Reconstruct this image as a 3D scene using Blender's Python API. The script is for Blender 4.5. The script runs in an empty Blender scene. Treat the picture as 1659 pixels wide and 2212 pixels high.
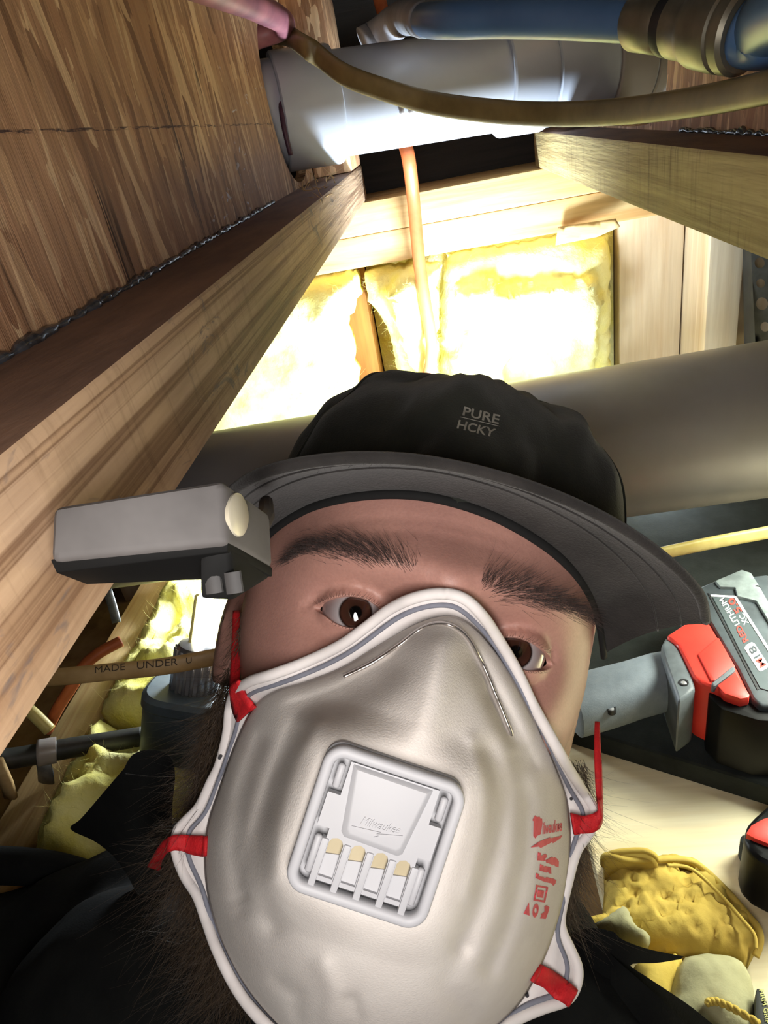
import bpy, bmesh, math, random
import numpy as np
from mathutils import Vector, Matrix, noise
from mathutils.bvhtree import BVHTree
from mathutils.geometry import delaunay_2d_cdt

random.seed(7)
rng = np.random.default_rng(7)
scene = bpy.context.scene
COL = scene.collection

# ------------------------------------------------------------------ camera
FW, FH, FPX = 1659.0, 2212.0, 1450.0     # frame and focal length in pixels
CZ = 0.62                                # camera height above the low floor


def _n(v):
    v = np.asarray(v, float)
    return v / np.linalg.norm(v)


_Y = _n((75, -849, 1450))                # joist direction in image axes (x right, y down, z forward)
_X = np.array((1, -.13, -.128))
_X = _n(_X - _Y * _X.dot(_Y))
_Z = np.cross(_X, _Y)
RW = np.array([_X, _Y, _Z])              # image axes -> world
CAM = np.array((0, 0, CZ))

cam_data = bpy.data.cameras.new('camera')
cam_data.sensor_fit = 'HORIZONTAL'
cam_data.sensor_width = 36.0
cam_data.lens = FPX / FW * 36.0
cam_data.clip_start = 0.01
cam = bpy.data.objects.new('camera', cam_data)
COL.objects.link(cam)
_r, _u, _b = RW @ (1, 0, 0), RW @ (0, -1, 0), RW @ (0, 0, -1)
cam.matrix_world = Matrix(((_r[0], _u[0], _b[0], CAM[0]), (_r[1], _u[1], _b[1], CAM[1]),
                           (_r[2], _u[2], _b[2], CAM[2]), (0, 0, 0, 1)))
scene.camera = cam

# ------------------------------------------------------------------ world, lights, exposure
world = bpy.data.worlds.new('World')
scene.world = world
world.use_nodes = True
world.node_tree.nodes['Background'].inputs[0].default_value = (0.75, 0.85, 1.0, 1)
world.node_tree.nodes['Background'].inputs[1].default_value = 0.012

scene.view_settings.view_transform = 'Standard'
scene.view_settings.look = 'None'
scene.view_settings.gamma = 1.0
scene.view_settings.use_curve_mapping = False
scene.view_settings.exposure = 0.0


def area(name, loc, target, size, power, color, size_y=None, spread=math.pi):
    d = bpy.data.lights.new(name, 'AREA')
    d.energy = power
    d.color = color
    d.shape = 'RECTANGLE'
    d.size = size
    d.size_y = size_y or size
    d.spread = spread
    o = bpy.data.objects.new(name, d)
    COL.objects.link(o)
    o.location = loc
    v = Vector(target) - Vector(loc)
    o.rotation_euler = v.to_track_quat('-Z', 'Y').to_euler()
    return o


def point(name, loc, power, color, r):
    d = bpy.data.lights.new(name, 'POINT')
    d.energy = power
    d.color = color
    d.shadow_soft_size = r
    o = bpy.data.objects.new(name, d)
    COL.objects.link(o)
    o.location = loc
    return o


# work lamp standing behind the duct, added fill lights left, low and right, the phone's own screen
area('work_lamp_behind_duct', (0.02, 0.745, CZ - 0.345), (0.0, 0.84, CZ - 0.12), 0.07, 6.2, (0.73, 0.87, 1.0), spread=2.7)
point('fill_left', (-0.26, 0.68, CZ - 0.425), 5.5, (0.84, 0.93, 1.0), 0.03)  # unseen fill, added to brighten the left insulation
point('fill_low', (0.24, 0.79, CZ - 0.435), 0.9, (0.80, 0.91, 1.0), 0.03)  # unseen fill, added to light the underside of the duct
area('fill_right', (0.44, 0.43, CZ - 0.22), (0.36, 0.37, CZ - 0.5), 0.22, 4.6, (0.96, 1.0, 0.86), spread=1.75)  # unseen fill, added to brighten the plywood at right
_p = RW @ np.array((0.0, 0.062, -0.012)) + CAM
_t = RW @ np.array((0.015, 0.05, 0.3)) + CAM
_ph = area('phone_screen', _p, _t, 0.066, 0.84, (1.0, 0.95, 0.91), 0.14)

# ------------------------------------------------------------------ projections


def ray(px, py):
    return RW @ np.array((px - FW / 2, py - FH / 2, FPX))


def W(px, py, d):
    return CAM + ray(px, py) * (d / FPX)


def WZ(px, py, z):                        # on the horizontal plane z (relative to the camera)
    r = ray(px, py)
    return CAM + r * (z / r[2])


def WY(px, py, y):
    r = ray(px, py)
    return CAM + r * (y / r[1])


def WX(px, py, x):
    r = ray(px, py)
    return CAM + r * (x / r[0])


def proj(p):
    v = RW.T @ (np.asarray(p) - CAM)
    return np.array((FW / 2 + FPX * v[0] / v[2], FH / 2 + FPX * v[1] / v[2], v[2]))


def lin(r, g, b):
    f = lambda c: (c / 255 / 12.92) if c / 255 <= 0.04045 else ((c / 255 + 0.055) / 1.055) ** 2.4
    return (f(r), f(g), f(b), 1)


# ------------------------------------------------------------------ materials
MATS = {}


def nt(name):
    m = bpy.data.materials.new(name)
    m.use_nodes = True
    t = m.node_tree
    return m, t, t.nodes['Principled BSDF'], t.nodes, t.links


def coords(N, L, scale=(1, 1, 1), rot=(0, 0, 0), kind='Object'):
    tc = N.new('ShaderNodeTexCoord')
    mp = N.new('ShaderNodeMapping')
    mp.inputs['Scale'].default_value = scale
    mp.inputs['Rotation'].default_value = rot
    L.new(tc.outputs[kind], mp.inputs['Vector'])
    return mp.outputs[0]


def nz(N, L, vec, scale, detail=4, rough=0.6, dist=0.0):
    n = N.new('ShaderNodeTexNoise')
    n.inputs['Scale'].default_value = scale
    n.inputs['Detail'].default_value = detail
    n.inputs['Roughness'].default_value = rough
    n.inputs['Distortion'].default_value = dist
    L.new(vec, n.inputs['Vector'])
    return n.outputs['Fac']


def ramp(N, L, fac, stops, interp='LINEAR'):
    r = N.new('ShaderNodeValToRGB')
    r.color_ramp.interpolation = interp
    e = r.color_ramp.elements
    while len(e) < len(stops):
        e.new(0.5)
    for k, (p, c) in enumerate(stops):
        e[k].position = p
        e[k].color = c if len(c) == 4 else (*c, 1)
    L.new(fac, r.inputs[0])
    return r.outputs[0]


def mixc(N, L, fac, a, b, mode='MIX'):
    m = N.new('ShaderNodeMix')
    m.data_type = 'RGBA'
    m.blend_type = mode
    for s, v in ((m.inputs[0], fac), (m.inputs[6], a), (m.inputs[7], b)):
        if hasattr(v, 'is_linked'):
            L.new(v, s)
        else:
            s.default_value = v
    return m.outputs[2]


def bump(N, L, B, h, strength, dist=0.002):
    b = N.new('ShaderNodeBump')
    b.inputs['Strength'].default_value = strength
    b.inputs['Distance'].default_value = dist
    L.new(h, b.inputs['Height'])
    L.new(b.outputs[0], B.inputs['Normal'])


def mat(name, c1, c2=None, scale=60, stretch=(1, 1, 1), rough=0.6, metal=0.0, bmp=0.0, bscale=300, bdist=0.001,
        spec=0.5, sss=0.0, coat=0.0, lo=0.35, hi=0.65, emit=None, sheen=0.0):
    m, t, B, N, L = nt(name)
    v = coords(N, L, stretch)
    if c2 is None:
        c2 = tuple(x * 0.82 for x in c1[:3]) + (1,)
    c = ramp(N, L, nz(N, L, v, scale), [(lo, c1), (hi, c2)])
    L.new(c, B.inputs['Base Color'])
    B.inputs['Roughness'].default_value = rough
    B.inputs['Metallic'].default_value = metal
    B.inputs['Specular IOR Level'].default_value = spec
    if sss:
        B.inputs['Subsurface Weight'].default_value = sss
        B.inputs['Subsurface Radius'].default_value = (1.0, 0.35, 0.2)
        B.inputs['Subsurface Scale'].default_value = 0.004
    if coat:
        B.inputs['Coat Weight'].default_value = coat
        B.inputs['Coat Roughness'].default_value = 0.05
    if sheen:
        B.inputs['Sheen Weight'].default_value = sheen
    if emit:
        B.inputs['Emission Color'].default_value = emit[0]
        B.inputs['Emission Strength'].default_value = emit[1]
    if bmp:
        bump(N, L, B, nz(N, L, v, bscale, 5), bmp, bdist)
    return m


def wood(name, light, dark, along='Y', rough=0.75, fine=1.0, lines=0.0, kerf=0.0, ink=0.0, dirt=None, bmp=0.5):
    """sawn lumber: long grain along one axis, darker late-wood lines, optional saw marks, ink stamps, dust"""
    m, t, B, N, L = nt(name)
    s = {'X': (2.2, 38, 38), 'Y': (38, 2.2, 38), 'Z': (38, 38, 2.2)}[along]
    v = coords(N, L, s)
    w = nz(N, L, v, 1.3 * fine, 6, 0.65, 0.6)
    v2 = coords(N, L, tuple(x * 5 for x in s))
    g = nz(N, L, v2, 1.0 * fine, 3, 0.6)
    c = ramp(N, L, w, [(0.30, light), (0.52, tuple(0.5 * (a + b) for a, b in zip(light, dark))), (0.66, dark)])
    c = mixc(N, L, 0.35, c, ramp(N, L, g, [(0.3, (1, 1, 1)), (0.75, (0.45, 0.38, 0.32))]), 'MULTIPLY')
    if lines:
        s3 = {'X': (0.9, 95, 95), 'Y': (150, 0.9, 150), 'Z': (95, 95, 0.9)}[along]
        ln = nz(N, L, coords(N, L, s3), 1.0, 4, 0.62, 0.35)
        c = mixc(N, L, lines, c, ramp(N, L, ln, [(0.50, (1, 1, 1)), (0.57, (0.40, 0.32, 0.27)), (0.64, (0.9, 0.86, 0.82))]), 'MULTIPLY')
    hsrc = g
    if kerf:
        sk = {'X': (260, 14, 14), 'Y': (14, 260, 14), 'Z': (14, 14, 260)}[along]
        k = nz(N, L, coords(N, L, sk), 1.0, 3, 0.7)
        patch = nz(N, L, coords(N, L, (9, 9, 9)), 1.0, 2)
        pm = ramp(N, L, patch, [(0.42, (0, 0, 0)), (0.6, (1, 1, 1))])
        km = ramp(N, L, k, [(0.50, (1, 1, 1)), (0.70, (0.30, 0.25, 0.2))])
        km = mixc(N, L, pm, (1, 1, 1, 1), km)
        c = mixc(N, L, kerf, c, km, 'MULTIPLY')
    if ink:
        i1 = nz(N, L, coords(N, L, (60, 22, 45)), 1.0, 4, 0.75, 1.4)
        i2 = nz(N, L, coords(N, L, (5, 3.2, 5)), 1.0, 1)
        im = mixc(N, L, 1.0, ramp(N, L, i1, [(0.57, (0, 0, 0)), (0.66, (1, 1, 1))]),
                  ramp(N, L, i2, [(0.50, (0, 0, 0)), (0.58, (1, 1, 1))]), 'MULTIPLY')
        f = N.new('ShaderNodeMath')
        f.operation = 'MULTIPLY'
        f.inputs[1].default_value = ink
        L.new(im, f.inputs[0])
        c = mixc(N, L, f.outputs[0], c, lin(84, 80, 84))
    if dirt:
        d = nz(N, L, coords(N, L, (7, 7, 7)), 1.0, 5)
        c = mixc(N, L, ramp(N, L, d, [(0.38, (0, 0, 0)), (0.68, (1, 1, 1))]), c, dirt)
    L.new(c, B.inputs['Base Color'])
    B.inputs['Roughness'].default_value = rough
    B.inputs['Specular IOR Level'].default_value = 0.3
    bump(N, L, B, hsrc, bmp, 0.0012)
    return m


def osb(name, pen=None, gain=(1, 1, 1, 1)):
    """oriented strand board: tall strands at two slight angles, uneven tone, sparse dark fissures, optional pen line at height pen"""
    m, t, B, N, L = nt(name)
    stops = [(0.0, lin(128, 96, 72)), (0.18, lin(186, 150, 118)), (0.36, lin(146, 110, 84)), (0.54, lin(198, 164, 128)),
             (0.72, lin(160, 122, 94)), (0.9, lin(216, 188, 152))]
    outs = []
    for rx, sc in (((0.13, 0, 0), 1.0), ((-0.24, 0, 0), 0.72)):
        mp2 = N.new('ShaderNodeMapping')
        mp2.inputs['Scale'].default_value = (40 * sc, 52 * sc, 6.0 * sc)
        L.new(coords(N, L, (1, 1, 1), rx), mp2.inputs['Vector'])
        nn = N.new('ShaderNodeTexNoise')
        nn.inputs['Scale'].default_value = 1.6
        nn.inputs['Detail'].default_value = 5
        L.new(mp2.outputs[0], nn.inputs['Vector'])
        add = N.new('ShaderNodeMix')
        add.data_type = 'VECTOR'
        add.inputs[0].default_value = 0.16
        L.new(mp2.outputs[0], add.inputs[4])
        L.new(nn.outputs['Color'], add.inputs[5])
        vo = N.new('ShaderNodeTexVoronoi')
        vo.distance = 'CHEBYCHEV'
        L.new(add.outputs[1], vo.inputs['Vector'])
        sep = N.new('ShaderNodeSeparateColor')
        L.new(vo.outputs['Color'], sep.inputs[0])
        outs.append((ramp(N, L, sep.outputs[0], stops), sep.outputs[1], vo.outputs['Distance']))
    pick = ramp(N, L, outs[1][1], [(0.48, (0, 0, 0)), (0.5, (1, 1, 1))])
    c = mixc(N, L, pick, outs[0][0], outs[1][0])
    # long grain streaks, then dark fissures that come and go
    g = nz(N, L, coords(N, L, (190, 230, 7), (0.06, 0, 0)), 1.0, 5, 0.68, 0.3)
    c = mixc(N, L, 0.6, c, ramp(N, L, g, [(0.32, (1.18, 1.16, 1.12)), (0.55, (0.86, 0.82, 0.78)), (0.74, (0.42, 0.34, 0.29))]), 'MULTIPLY')
    fz = nz(N, L, coords(N, L, (90, 110, 5.5), (-0.04, 0, 0)), 1.0, 4, 0.6, 0.5)
    fm = nz(N, L, coords(N, L, (11, 13, 6)), 1.0, 3)
    fis = mixc(N, L, 1.0, ramp(N, L, fz, [(0.60, (0, 0, 0)), (0.66, (1, 1, 1))]), ramp(N, L, fm, [(0.46, (0, 0, 0)), (0.58, (1, 1, 1))]), 'MULTIPLY')
    c = mixc(N, L, fis, c, lin(58, 38, 27))
    big = nz(N, L, coords(N, L, (12, 16, 4)), 1.0, 3)
    c = mixc(N, L, 0.55, c, ramp(N, L, big, [(0.35, (1.08, 1.05, 1.0)), (0.7, (0.66, 0.57, 0.5))]), 'MULTIPLY')
    if pen is not None:
        v = coords(N, L)
        sx = N.new('ShaderNodeSeparateXYZ')
        L.new(v, sx.inputs[0])
        a1 = N.new('ShaderNodeMath')
        a1.operation = 'COMPARE'
        a1.inputs[1].default_value = pen
        a1.inputs[2].default_value = 0.0006
        L.new(sx.outputs[2], a1.inputs[0])
        pm = ramp(N, L, nz(N, L, coords(N, L, (30, 70, 900)), 1.0, 4, 0.8), [(0.46, (0, 0, 0)), (0.56, (0.9, 0.9, 0.9))])
        c = mixc(N, L, mixc(N, L, 1.0, a1.outputs[0], pm, 'MULTIPLY'), c, lin(44, 24, 34))
        sp = nz(N, L, coords(N, L, (60, 70, 150)), 1.0, 3, 0.6, 1.0)
        sm = nz(N, L, coords(N, L, (9, 8, 14)), 1.0, 2)
        pt = mixc(N, L, 1.0, ramp(N, L, sp, [(0.64, (0, 0, 0)), (0.67, (0.8, 0.8, 0.8))]), ramp(N, L, sm, [(0.56, (0, 0, 0)), (0.62, (1, 1, 1))]), 'MULTIPLY')
        c = mixc(N, L, pt, c, lin(206, 206, 216))
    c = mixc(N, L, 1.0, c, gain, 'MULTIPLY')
    L.new(c, B.inputs['Base Color'])
    B.inputs['Roughness'].default_value = 0.65
    B.inputs['Specular IOR Level'].default_value = 0.3
    bump(N, L, B, g, 0.7, 0.0016)
    return m


# ------------------------------------------------------------------ mesh helpers
ORG = {}


def mesh_obj(name, verts, faces, m, parent=None, smooth=True, loc=None, auto=None):
    """verts in world space; the object's origin is its parent's root or the middle of its own base"""
    verts = np.asarray(verts, float).reshape(-1, 3)
    if parent is not None:
        L0 = ORG[parent.name]
    else:
        L0 = np.array(loc) if loc is not None else np.array(
            ((verts[:, 0].min() + verts[:, 0].max()) / 2, (verts[:, 1].min() + verts[:, 1].max()) / 2, verts[:, 2].min()))
    me = bpy.data.meshes.new(name)
    me.from_pydata([tuple(v) for v in verts - L0], [], [tuple(int(i) for i in f) for f in faces])
    me.validate()
    bm = bmesh.new()
    bm.from_mesh(me)
    bmesh.ops.recalc_face_normals(bm, faces=bm.faces)
    bm.to_mesh(me)
    bm.free()
    if smooth:
        me.polygons.foreach_set('use_smooth', [True] * len(me.polygons))
        if auto is not None:
            me.set_sharp_from_angle(angle=math.radians(auto))
    o = bpy.data.objects.new(name, me)
    COL.objects.link(o)
    if m is not None:
        for mm in (m if isinstance(m, (list, tuple)) else [m]):
            me.materials.append(mm)
    if parent is not None:
        o.parent = parent
    else:
        o.location = L0
    ORG[o.name] = L0
    return o


def thing(name, label, cat, loc, group=None):
    o = bpy.data.objects.new(name, None)
    o.empty_display_size = 0.03
    COL.objects.link(o)
    o.location = loc
    o['label'] = label
    o['category'] = cat
    if group:
        o['group'] = group
    ORG[o.name] = np.array(loc, float)
    return o


def tag(o, label, cat, group=None):
    o['label'] = label
    o['category'] = cat
    if group:
        o['group'] = group
    return o


def struct(o):
    o['kind'] = 'structure'
    return o


def join(*vf):
    V, Fc, n = [], [], 0
    for v, f in vf:
        v = np.asarray(v, float).reshape(-1, 3)
        V.append(v)
        Fc += [tuple(i + n for i in ff) for ff in f]
        n += len(v)
    return np.vstack(V), Fc


def box(x0, x1, y0, y1, z0, z1, bev=0.0, seg=2):
    """camera-relative z"""
    v = np.array([(x, y, z + CZ) for x in (x0, x1) for y in (y0, y1) for z in (z0, z1)])
    return hexa(v[[0, 4, 6, 2, 1, 5, 7, 3]], bev, seg)


def hexa(c, bev=0.0, seg=2):
    """8 corners: bottom loop 0-3, top loop 4-7"""
    f = [(0, 1, 2, 3), (4, 5, 6, 7), (0, 1, 5, 4), (1, 2, 6, 5), (2, 3, 7, 6), (3, 0, 4, 7)]
    return bevel(c, f, bev, seg) if bev else (np.asarray(c, float), f)


def bevel(v, f, w, seg=2, ang=30):
    bm = bmesh.new()
    vs = [bm.verts.new(tuple(p)) for p in np.asarray(v, float)]
    for ff in f:
        try:
            bm.faces.new([vs[i] for i in ff])
        except ValueError:
            pass
    bmesh.ops.recalc_face_normals(bm, faces=bm.faces)
    ed = [e for e in bm.edges if len(e.link_faces) == 2 and e.calc_face_angle(0) > math.radians(ang)]
    bmesh.ops.bevel(bm, geom=ed, offset=w, segments=seg, profile=0.6, affect='EDGES', clamp_overlap=True)
    bm.verts.index_update()
    r = np.array([tuple(q.co) for q in bm.verts]), [tuple(q.index for q in ff.verts) for ff in bm.faces]
    bm.free()
    return r


def cr(pts, n=60, closed=False):
    """Catmull-Rom through the points, n samples evenly spaced in parameter"""
    P = np.asarray(pts, float)
    K = len(P)
    out = []
    m = K if closed else K - 1
    for s in np.linspace(0, m, n, endpoint=not closed):
        i = min(int(s), m - 1)
        u = s - i
        if closed:
            a, b, c, d = P[(i - 1) % K], P[i % K], P[(i + 1) % K], P[(i + 2) % K]
        else:
            a, b, c, d = P[max(i - 1, 0)], P[i], P[i + 1], P[min(i + 2, K - 1)]
        out.append(0.5 * ((2 * b) + (c - a) * u + (2 * a - 5 * b + 4 * c - d) * u * u + (3 * b - a - 3 * c + d) * u ** 3))
    return np.array(out)


def tube(pts, rad, n=14, closed=False, ref=None, flat=None, cap=True, power=2.0):
    """sweep; rad scalar or list; flat=(a,b) makes an oval whose long side lies along ref"""
    P = np.asarray(pts, float)
    K = len(P)
    T = np.gradient(P, axis=0) if not closed else (np.roll(P, -1, 0) - np.roll(P, 1, 0))
    # repeated points (hard steps) borrow the neighbouring direction
    for i in range(K):
        if np.linalg.norm(T[i]) < 1e-9:
            T[i] = T[i - 1] if i else P[-1] - P[0]
    T = T / np.linalg.norm(T, axis=1)[:, None]
    rad = np.full(K, rad) if np.isscalar(rad) else np.asarray(rad, float)
    V = []
    a0 = None
    for i in range(K):
        if ref is not None:
            r_ = np.asarray(ref[i] if np.ndim(ref) == 2 else ref, float)
        else:
            r_ = a0 if a0 is not None else (np.array((0, 0, 1.)) if abs(T[i][2]) < 0.9 else np.array((1., 0, 0)))
        a = r_ - T[i] * r_.dot(T[i])
        a = a / (np.linalg.norm(a) + 1e-12)
        b = np.cross(T[i], a)
        a0 = a
        fa, fb = flat if flat else (1, 1)
        for k in range(n):
            th = 2 * math.pi * k / n
            ca, sa = math.cos(th), math.sin(th)
            if power != 2.0:
                ca = math.copysign(abs(ca) ** (2 / power), ca)
                sa = math.copysign(abs(sa) ** (2 / power), sa)
            V.append(P[i] + rad[i] * (fa * ca * a + fb * sa * b))
    Fc = []
    for i in range(K if closed else K - 1):
        j = (i + 1) % K
        for k in range(n):
            Fc.append((i * n + k, i * n + (k + 1) % n, j * n + (k + 1) % n, j * n + k))
    if cap and not closed:
        Fc.append(tuple(range(n)))
        Fc.append(tuple((K - 1) * n + k for k in range(n)))
    return np.array(V), Fc


def lathe(p0, p1, prof, n=40, cap=True):
    """profile [(t along p0->p1 in metres, radius)]"""
    p0, p1 = np.asarray(p0, float), np.asarray(p1, float)
    d = _n(p1 - p0)
    a = _n(np.cross(d, (0, 0, 1) if abs(d[2]) < 0.9 else (1, 0, 0)))
    b = np.cross(d, a)
    V = []
    for t, r in prof:
        for k in range(n):
            th = 2 * math.pi * k / n
            V.append(p0 + d * t + r * (math.cos(th) * a + math.sin(th) * b))
    Fc = [(i * n + k, i * n + (k + 1) % n, (i + 1) * n + (k + 1) % n, (i + 1) * n + k)
          for i in range(len(prof) - 1) for k in range(n)]
    if cap:
        Fc += [tuple(range(n)), tuple((len(prof) - 1) * n + k for k in range(n))]
    return np.array(V), Fc


def inside(P, poly):
    P, poly = np.atleast_2d(P), np.asarray(poly)
    x, y = P[:, 0], P[:, 1]
    r = np.zeros(len(P), bool)
    j = len(poly) - 1
    for i in range(len(poly)):
        xi, yi = poly[i]
        xj, yj = poly[j]
        c = ((yi > y) != (yj > y)) & (x < (xj - xi) * (y - yi) / (yj - yi + 1e-15) + xi)
        r ^= c
        j = i
    return r


def seg_dist(P, poly, closed=True):
    """distance of each point to a polyline"""
    P, A = np.atleast_2d(np.asarray(P, float)), np.asarray(poly, float)
    B = np.roll(A, -1, 0) if closed else A[1:]
    if not closed:
        A = A[:-1]
    d = np.full(len(P), 1e9)
    for a, b in zip(A, B):
        ab = b - a
        t = np.clip(((P - a) @ ab) / (ab @ ab + 1e-15), 0, 1)
        d = np.minimum(d, np.linalg.norm(P - a - t[:, None] * ab, axis=1))
    return d


def fill(poly, sp, holes=(), jitter=0.2):
    """constrained triangulation of a 2-D polygon with inner points"""
    def dens(p):
        p = np.asarray(p, float)
        o = []
        for a, b in zip(p, np.roll(p, -1, 0)):
            k = max(1, int(np.linalg.norm(b - a) / sp))
            o += [a + (b - a) * i / k for i in range(k)]
        return np.array(o)
    loops = [dens(poly)] + [dens(h) for h in holes]
    lo, hi = loops[0].min(0), loops[0].max(0)
    gx, gy = np.meshgrid(np.arange(lo[0], hi[0], sp), np.arange(lo[1], hi[1], sp * 0.87))
    gx[1::2] += sp / 2
    G = np.c_[gx.ravel(), gy.ravel()]
    G += rng.uniform(-jitter, jitter, G.shape) * sp * 0.5
    ok = inside(G, poly) & (seg_dist(G, loops[0]) > sp * 0.5)
    for h in loops[1:]:
        ok &= ~inside(G, h) & (seg_dist(G, h) > sp * 0.5)
    P, E, n = [], [], 0
    for l in loops:
        P.append(l)
        E += [(n + i, n + (i + 1) % len(l)) for i in range(len(l))]
        n += len(l)
    P.append(G[ok])
    P = np.vstack(P)
    v, e, f, *_ = delaunay_2d_cdt([Vector(p) for p in P], E, [], 0, 1e-7)
    v = np.array([tuple(p) for p in v])
    f = np.array([tuple(t) for t in f if len(t) == 3])
    c = v[f].mean(1)
    k = inside(c, loops[0])
    for h in loops[1:]:
        k &= ~inside(c, h)
    return v, f[k], loops


def slab(poly2, sp, top, bot, holes=()):
    """closed solid: triangulated polygon mapped by top(xy)->3D and bot(xy)->3D, walls along the loops"""
    v, f, loops = fill(poly2, sp, holes)
    n = len(v)
    Vt, Vb = np.array([top(p) for p in v]), np.array([bot(p) for p in v])
    Fc = [tuple(t) for t in f] + [tuple(t[::-1] + n) for t in f]
    k = 0
    for l in loops:
        m = len(l)
        for i in range(m):
            a, b = k + i, k + (i + 1) % m
            Fc.append((a, b, b + n, a + n))
        k += m
    return np.vstack([Vt, Vb]), Fc


def prism(px, z0, z1, bev=0.0, seg=2):
    """pixel outline dropped on the plane z1 (top), extruded down to z0"""
    top = np.array([WZ(x, y, z1) for x, y in px])
    bot = top.copy()
    bot[:, 2] = z0 + CZ
    n = len(px)
    v = np.vstack([bot, top])
    f = [tuple(range(n)), tuple(range(n, 2 * n))] + [(i, (i + 1) % n, n + (i + 1) % n, n + i) for i in range(n)]
    return bevel(v, f, bev, seg, 25) if bev else (v, f)


def fbm(p, s, o=4):
    return noise.fractal(Vector(p) * s, 0.9, 2.0, o, noise_basis='PERLIN_ORIGINAL')


def text_tris(s, shear=0.0, bold=0.0, cuts=1, space=1.0):
    cu = bpy.data.curves.new('t', 'FONT')
    cu.body = s
    cu.size = 1.0
    cu.shear = shear
    cu.offset = bold
    cu.space_character = space
    cu.resolution_u = 3
    to = bpy.data.objects.new('t', cu)
    COL.objects.link(to)
    dg = bpy.context.evaluated_depsgraph_get()
    me = to.evaluated_get(dg).to_mesh()
    bm = bmesh.new()
    bm.from_mesh(me)
    bmesh.ops.triangulate(bm, faces=bm.faces)
    if cuts:
        bmesh.ops.subdivide_edges(bm, edges=bm.edges, cuts=cuts)
        bmesh.ops.triangulate(bm, faces=bm.faces)
    bm.verts.index_update()
    v = np.array([tuple(q.co)[:2] for q in bm.verts])
    f = [tuple(q.index for q in ff.verts) for ff in bm.faces]
    bm.free()
    to.evaluated_get(dg).to_mesh_clear()
    bpy.data.objects.remove(to)
    bpy.data.curves.remove(cu)
    w, h = v[:, 0].max() - v[:, 0].min(), v[:, 1].max()
    v = np.c_[(v[:, 0] - v[:, 0].min()) / w, v[:, 1] / h]       # 0..1 along, 0..1 cap height
    return v, f


def strands(roots, dirs, lens, rad, bend, seg=4, gravity=(0, 0, 0)):
    """tapered three-sided hairs"""
    n = len(roots)
    roots, dirs = np.asarray(roots), np.asarray(dirs)
    dirs = dirs / np.linalg.norm(dirs, axis=1)[:, None]
    bend = np.asarray(bend)
    q = np.cross(dirs, rng.normal(size=(n, 3)))
    q /= np.linalg.norm(q, axis=1)[:, None] + 1e-9
    q2 = np.cross(dirs, q)
    V = np.zeros((n, seg + 1, 3, 3))
    for s in range(seg + 1):
        t = s / seg
        c = roots + dirs * (lens * t)[:, None] + bend * (lens * t * t)[:, None] + np.asarray(gravity) * (lens * t * t)[:, None]
        r = (np.asarray(rad) * (1 - 0.85 * t))
        r = r[:, None] if np.ndim(r) else r
        for k in range(3):
            th = 2 * math.pi * k / 3
            V[:, s, k] = c + r * (math.cos(th) * q + math.sin(th) * q2)
    Fc = []
    m = (seg + 1) * 3
    for i in range(n):
        b = i * m
        for s in range(seg):
            for k in range(3):
                k2 = (k + 1) % 3
                Fc.append((b + s * 3 + k, b + s * 3 + k2, b + s * 3 + 3 + k2, b + s * 3 + 3 + k))
    return V.reshape(-1, 3), Fc
# ------------------------------------------------------------------ materials of the place
m_osb_lit = osb('osb', None, (1.55, 1.5, 1.42, 1))  # brightened copy: gain puts the light on the right web into its colour
m_osb_marked = osb('osb_marked', 0.0927)
m_flange = wood('flange_lumber', lin(192, 164, 134), lin(140, 110, 84), 'Y', fine=1.0, lines=0.85, kerf=0.4, ink=0.8, bmp=0.8)
m_flange_top = m_flange
m_flange_r = wood('flange_lumber_pale', lin(196, 180, 130), lin(146, 126, 84), 'Y', fine=1.2, lines=0.35, kerf=0.9, ink=0.0, bmp=0.9)
m_plate = wood('plate_lumber', lin(226, 196, 140), lin(186, 142, 86), 'X', fine=0.8, bmp=0.25)
m_stud = wood('stud_lumber', lin(212, 198, 172), lin(194, 170, 138), 'Z', fine=0.7, bmp=0.2)
m_stud_shaded = wood('stud_lumber_shaded', lin(172, 116, 52), lin(128, 80, 34), 'Z', fine=0.8, bmp=0.3)  # darker stud copy, shade from the batts put into the colour
m_unlit = wood('unlit_lumber', lin(44, 37, 30), lin(28, 23, 18), 'X', fine=1.0)  # near-black: darkness of the unlit gap put into the wood colour
m_ply = wood('plywood_face', lin(242, 234, 202), lin(226, 206, 158), 'X', fine=0.45, bmp=0.08)
m_lowfloor = mat('kraft_board', lin(150, 118, 78), lin(112, 84, 52), 18, rough=0.8)
m_joist_low = wood('low_joist_lumber', lin(216, 190, 140), lin(178, 140, 90), 'Y', fine=0.8, bmp=0.3)
m_glue = mat('dark_resin', lin(34, 32, 32), lin(66, 68, 74), 160, rough=0.22, spec=0.8)
m_dust = mat('dust_flange', lin(128, 98, 78), lin(92, 68, 54), 30, stretch=(1, 0.3, 1), rough=0.9, bmp=0.4)


def solid(name, vf, m, parent=None, auto=35, **k):
    return mesh_obj(name, vf[0], vf[1], m, parent, True, auto=auto, **k)


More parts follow.
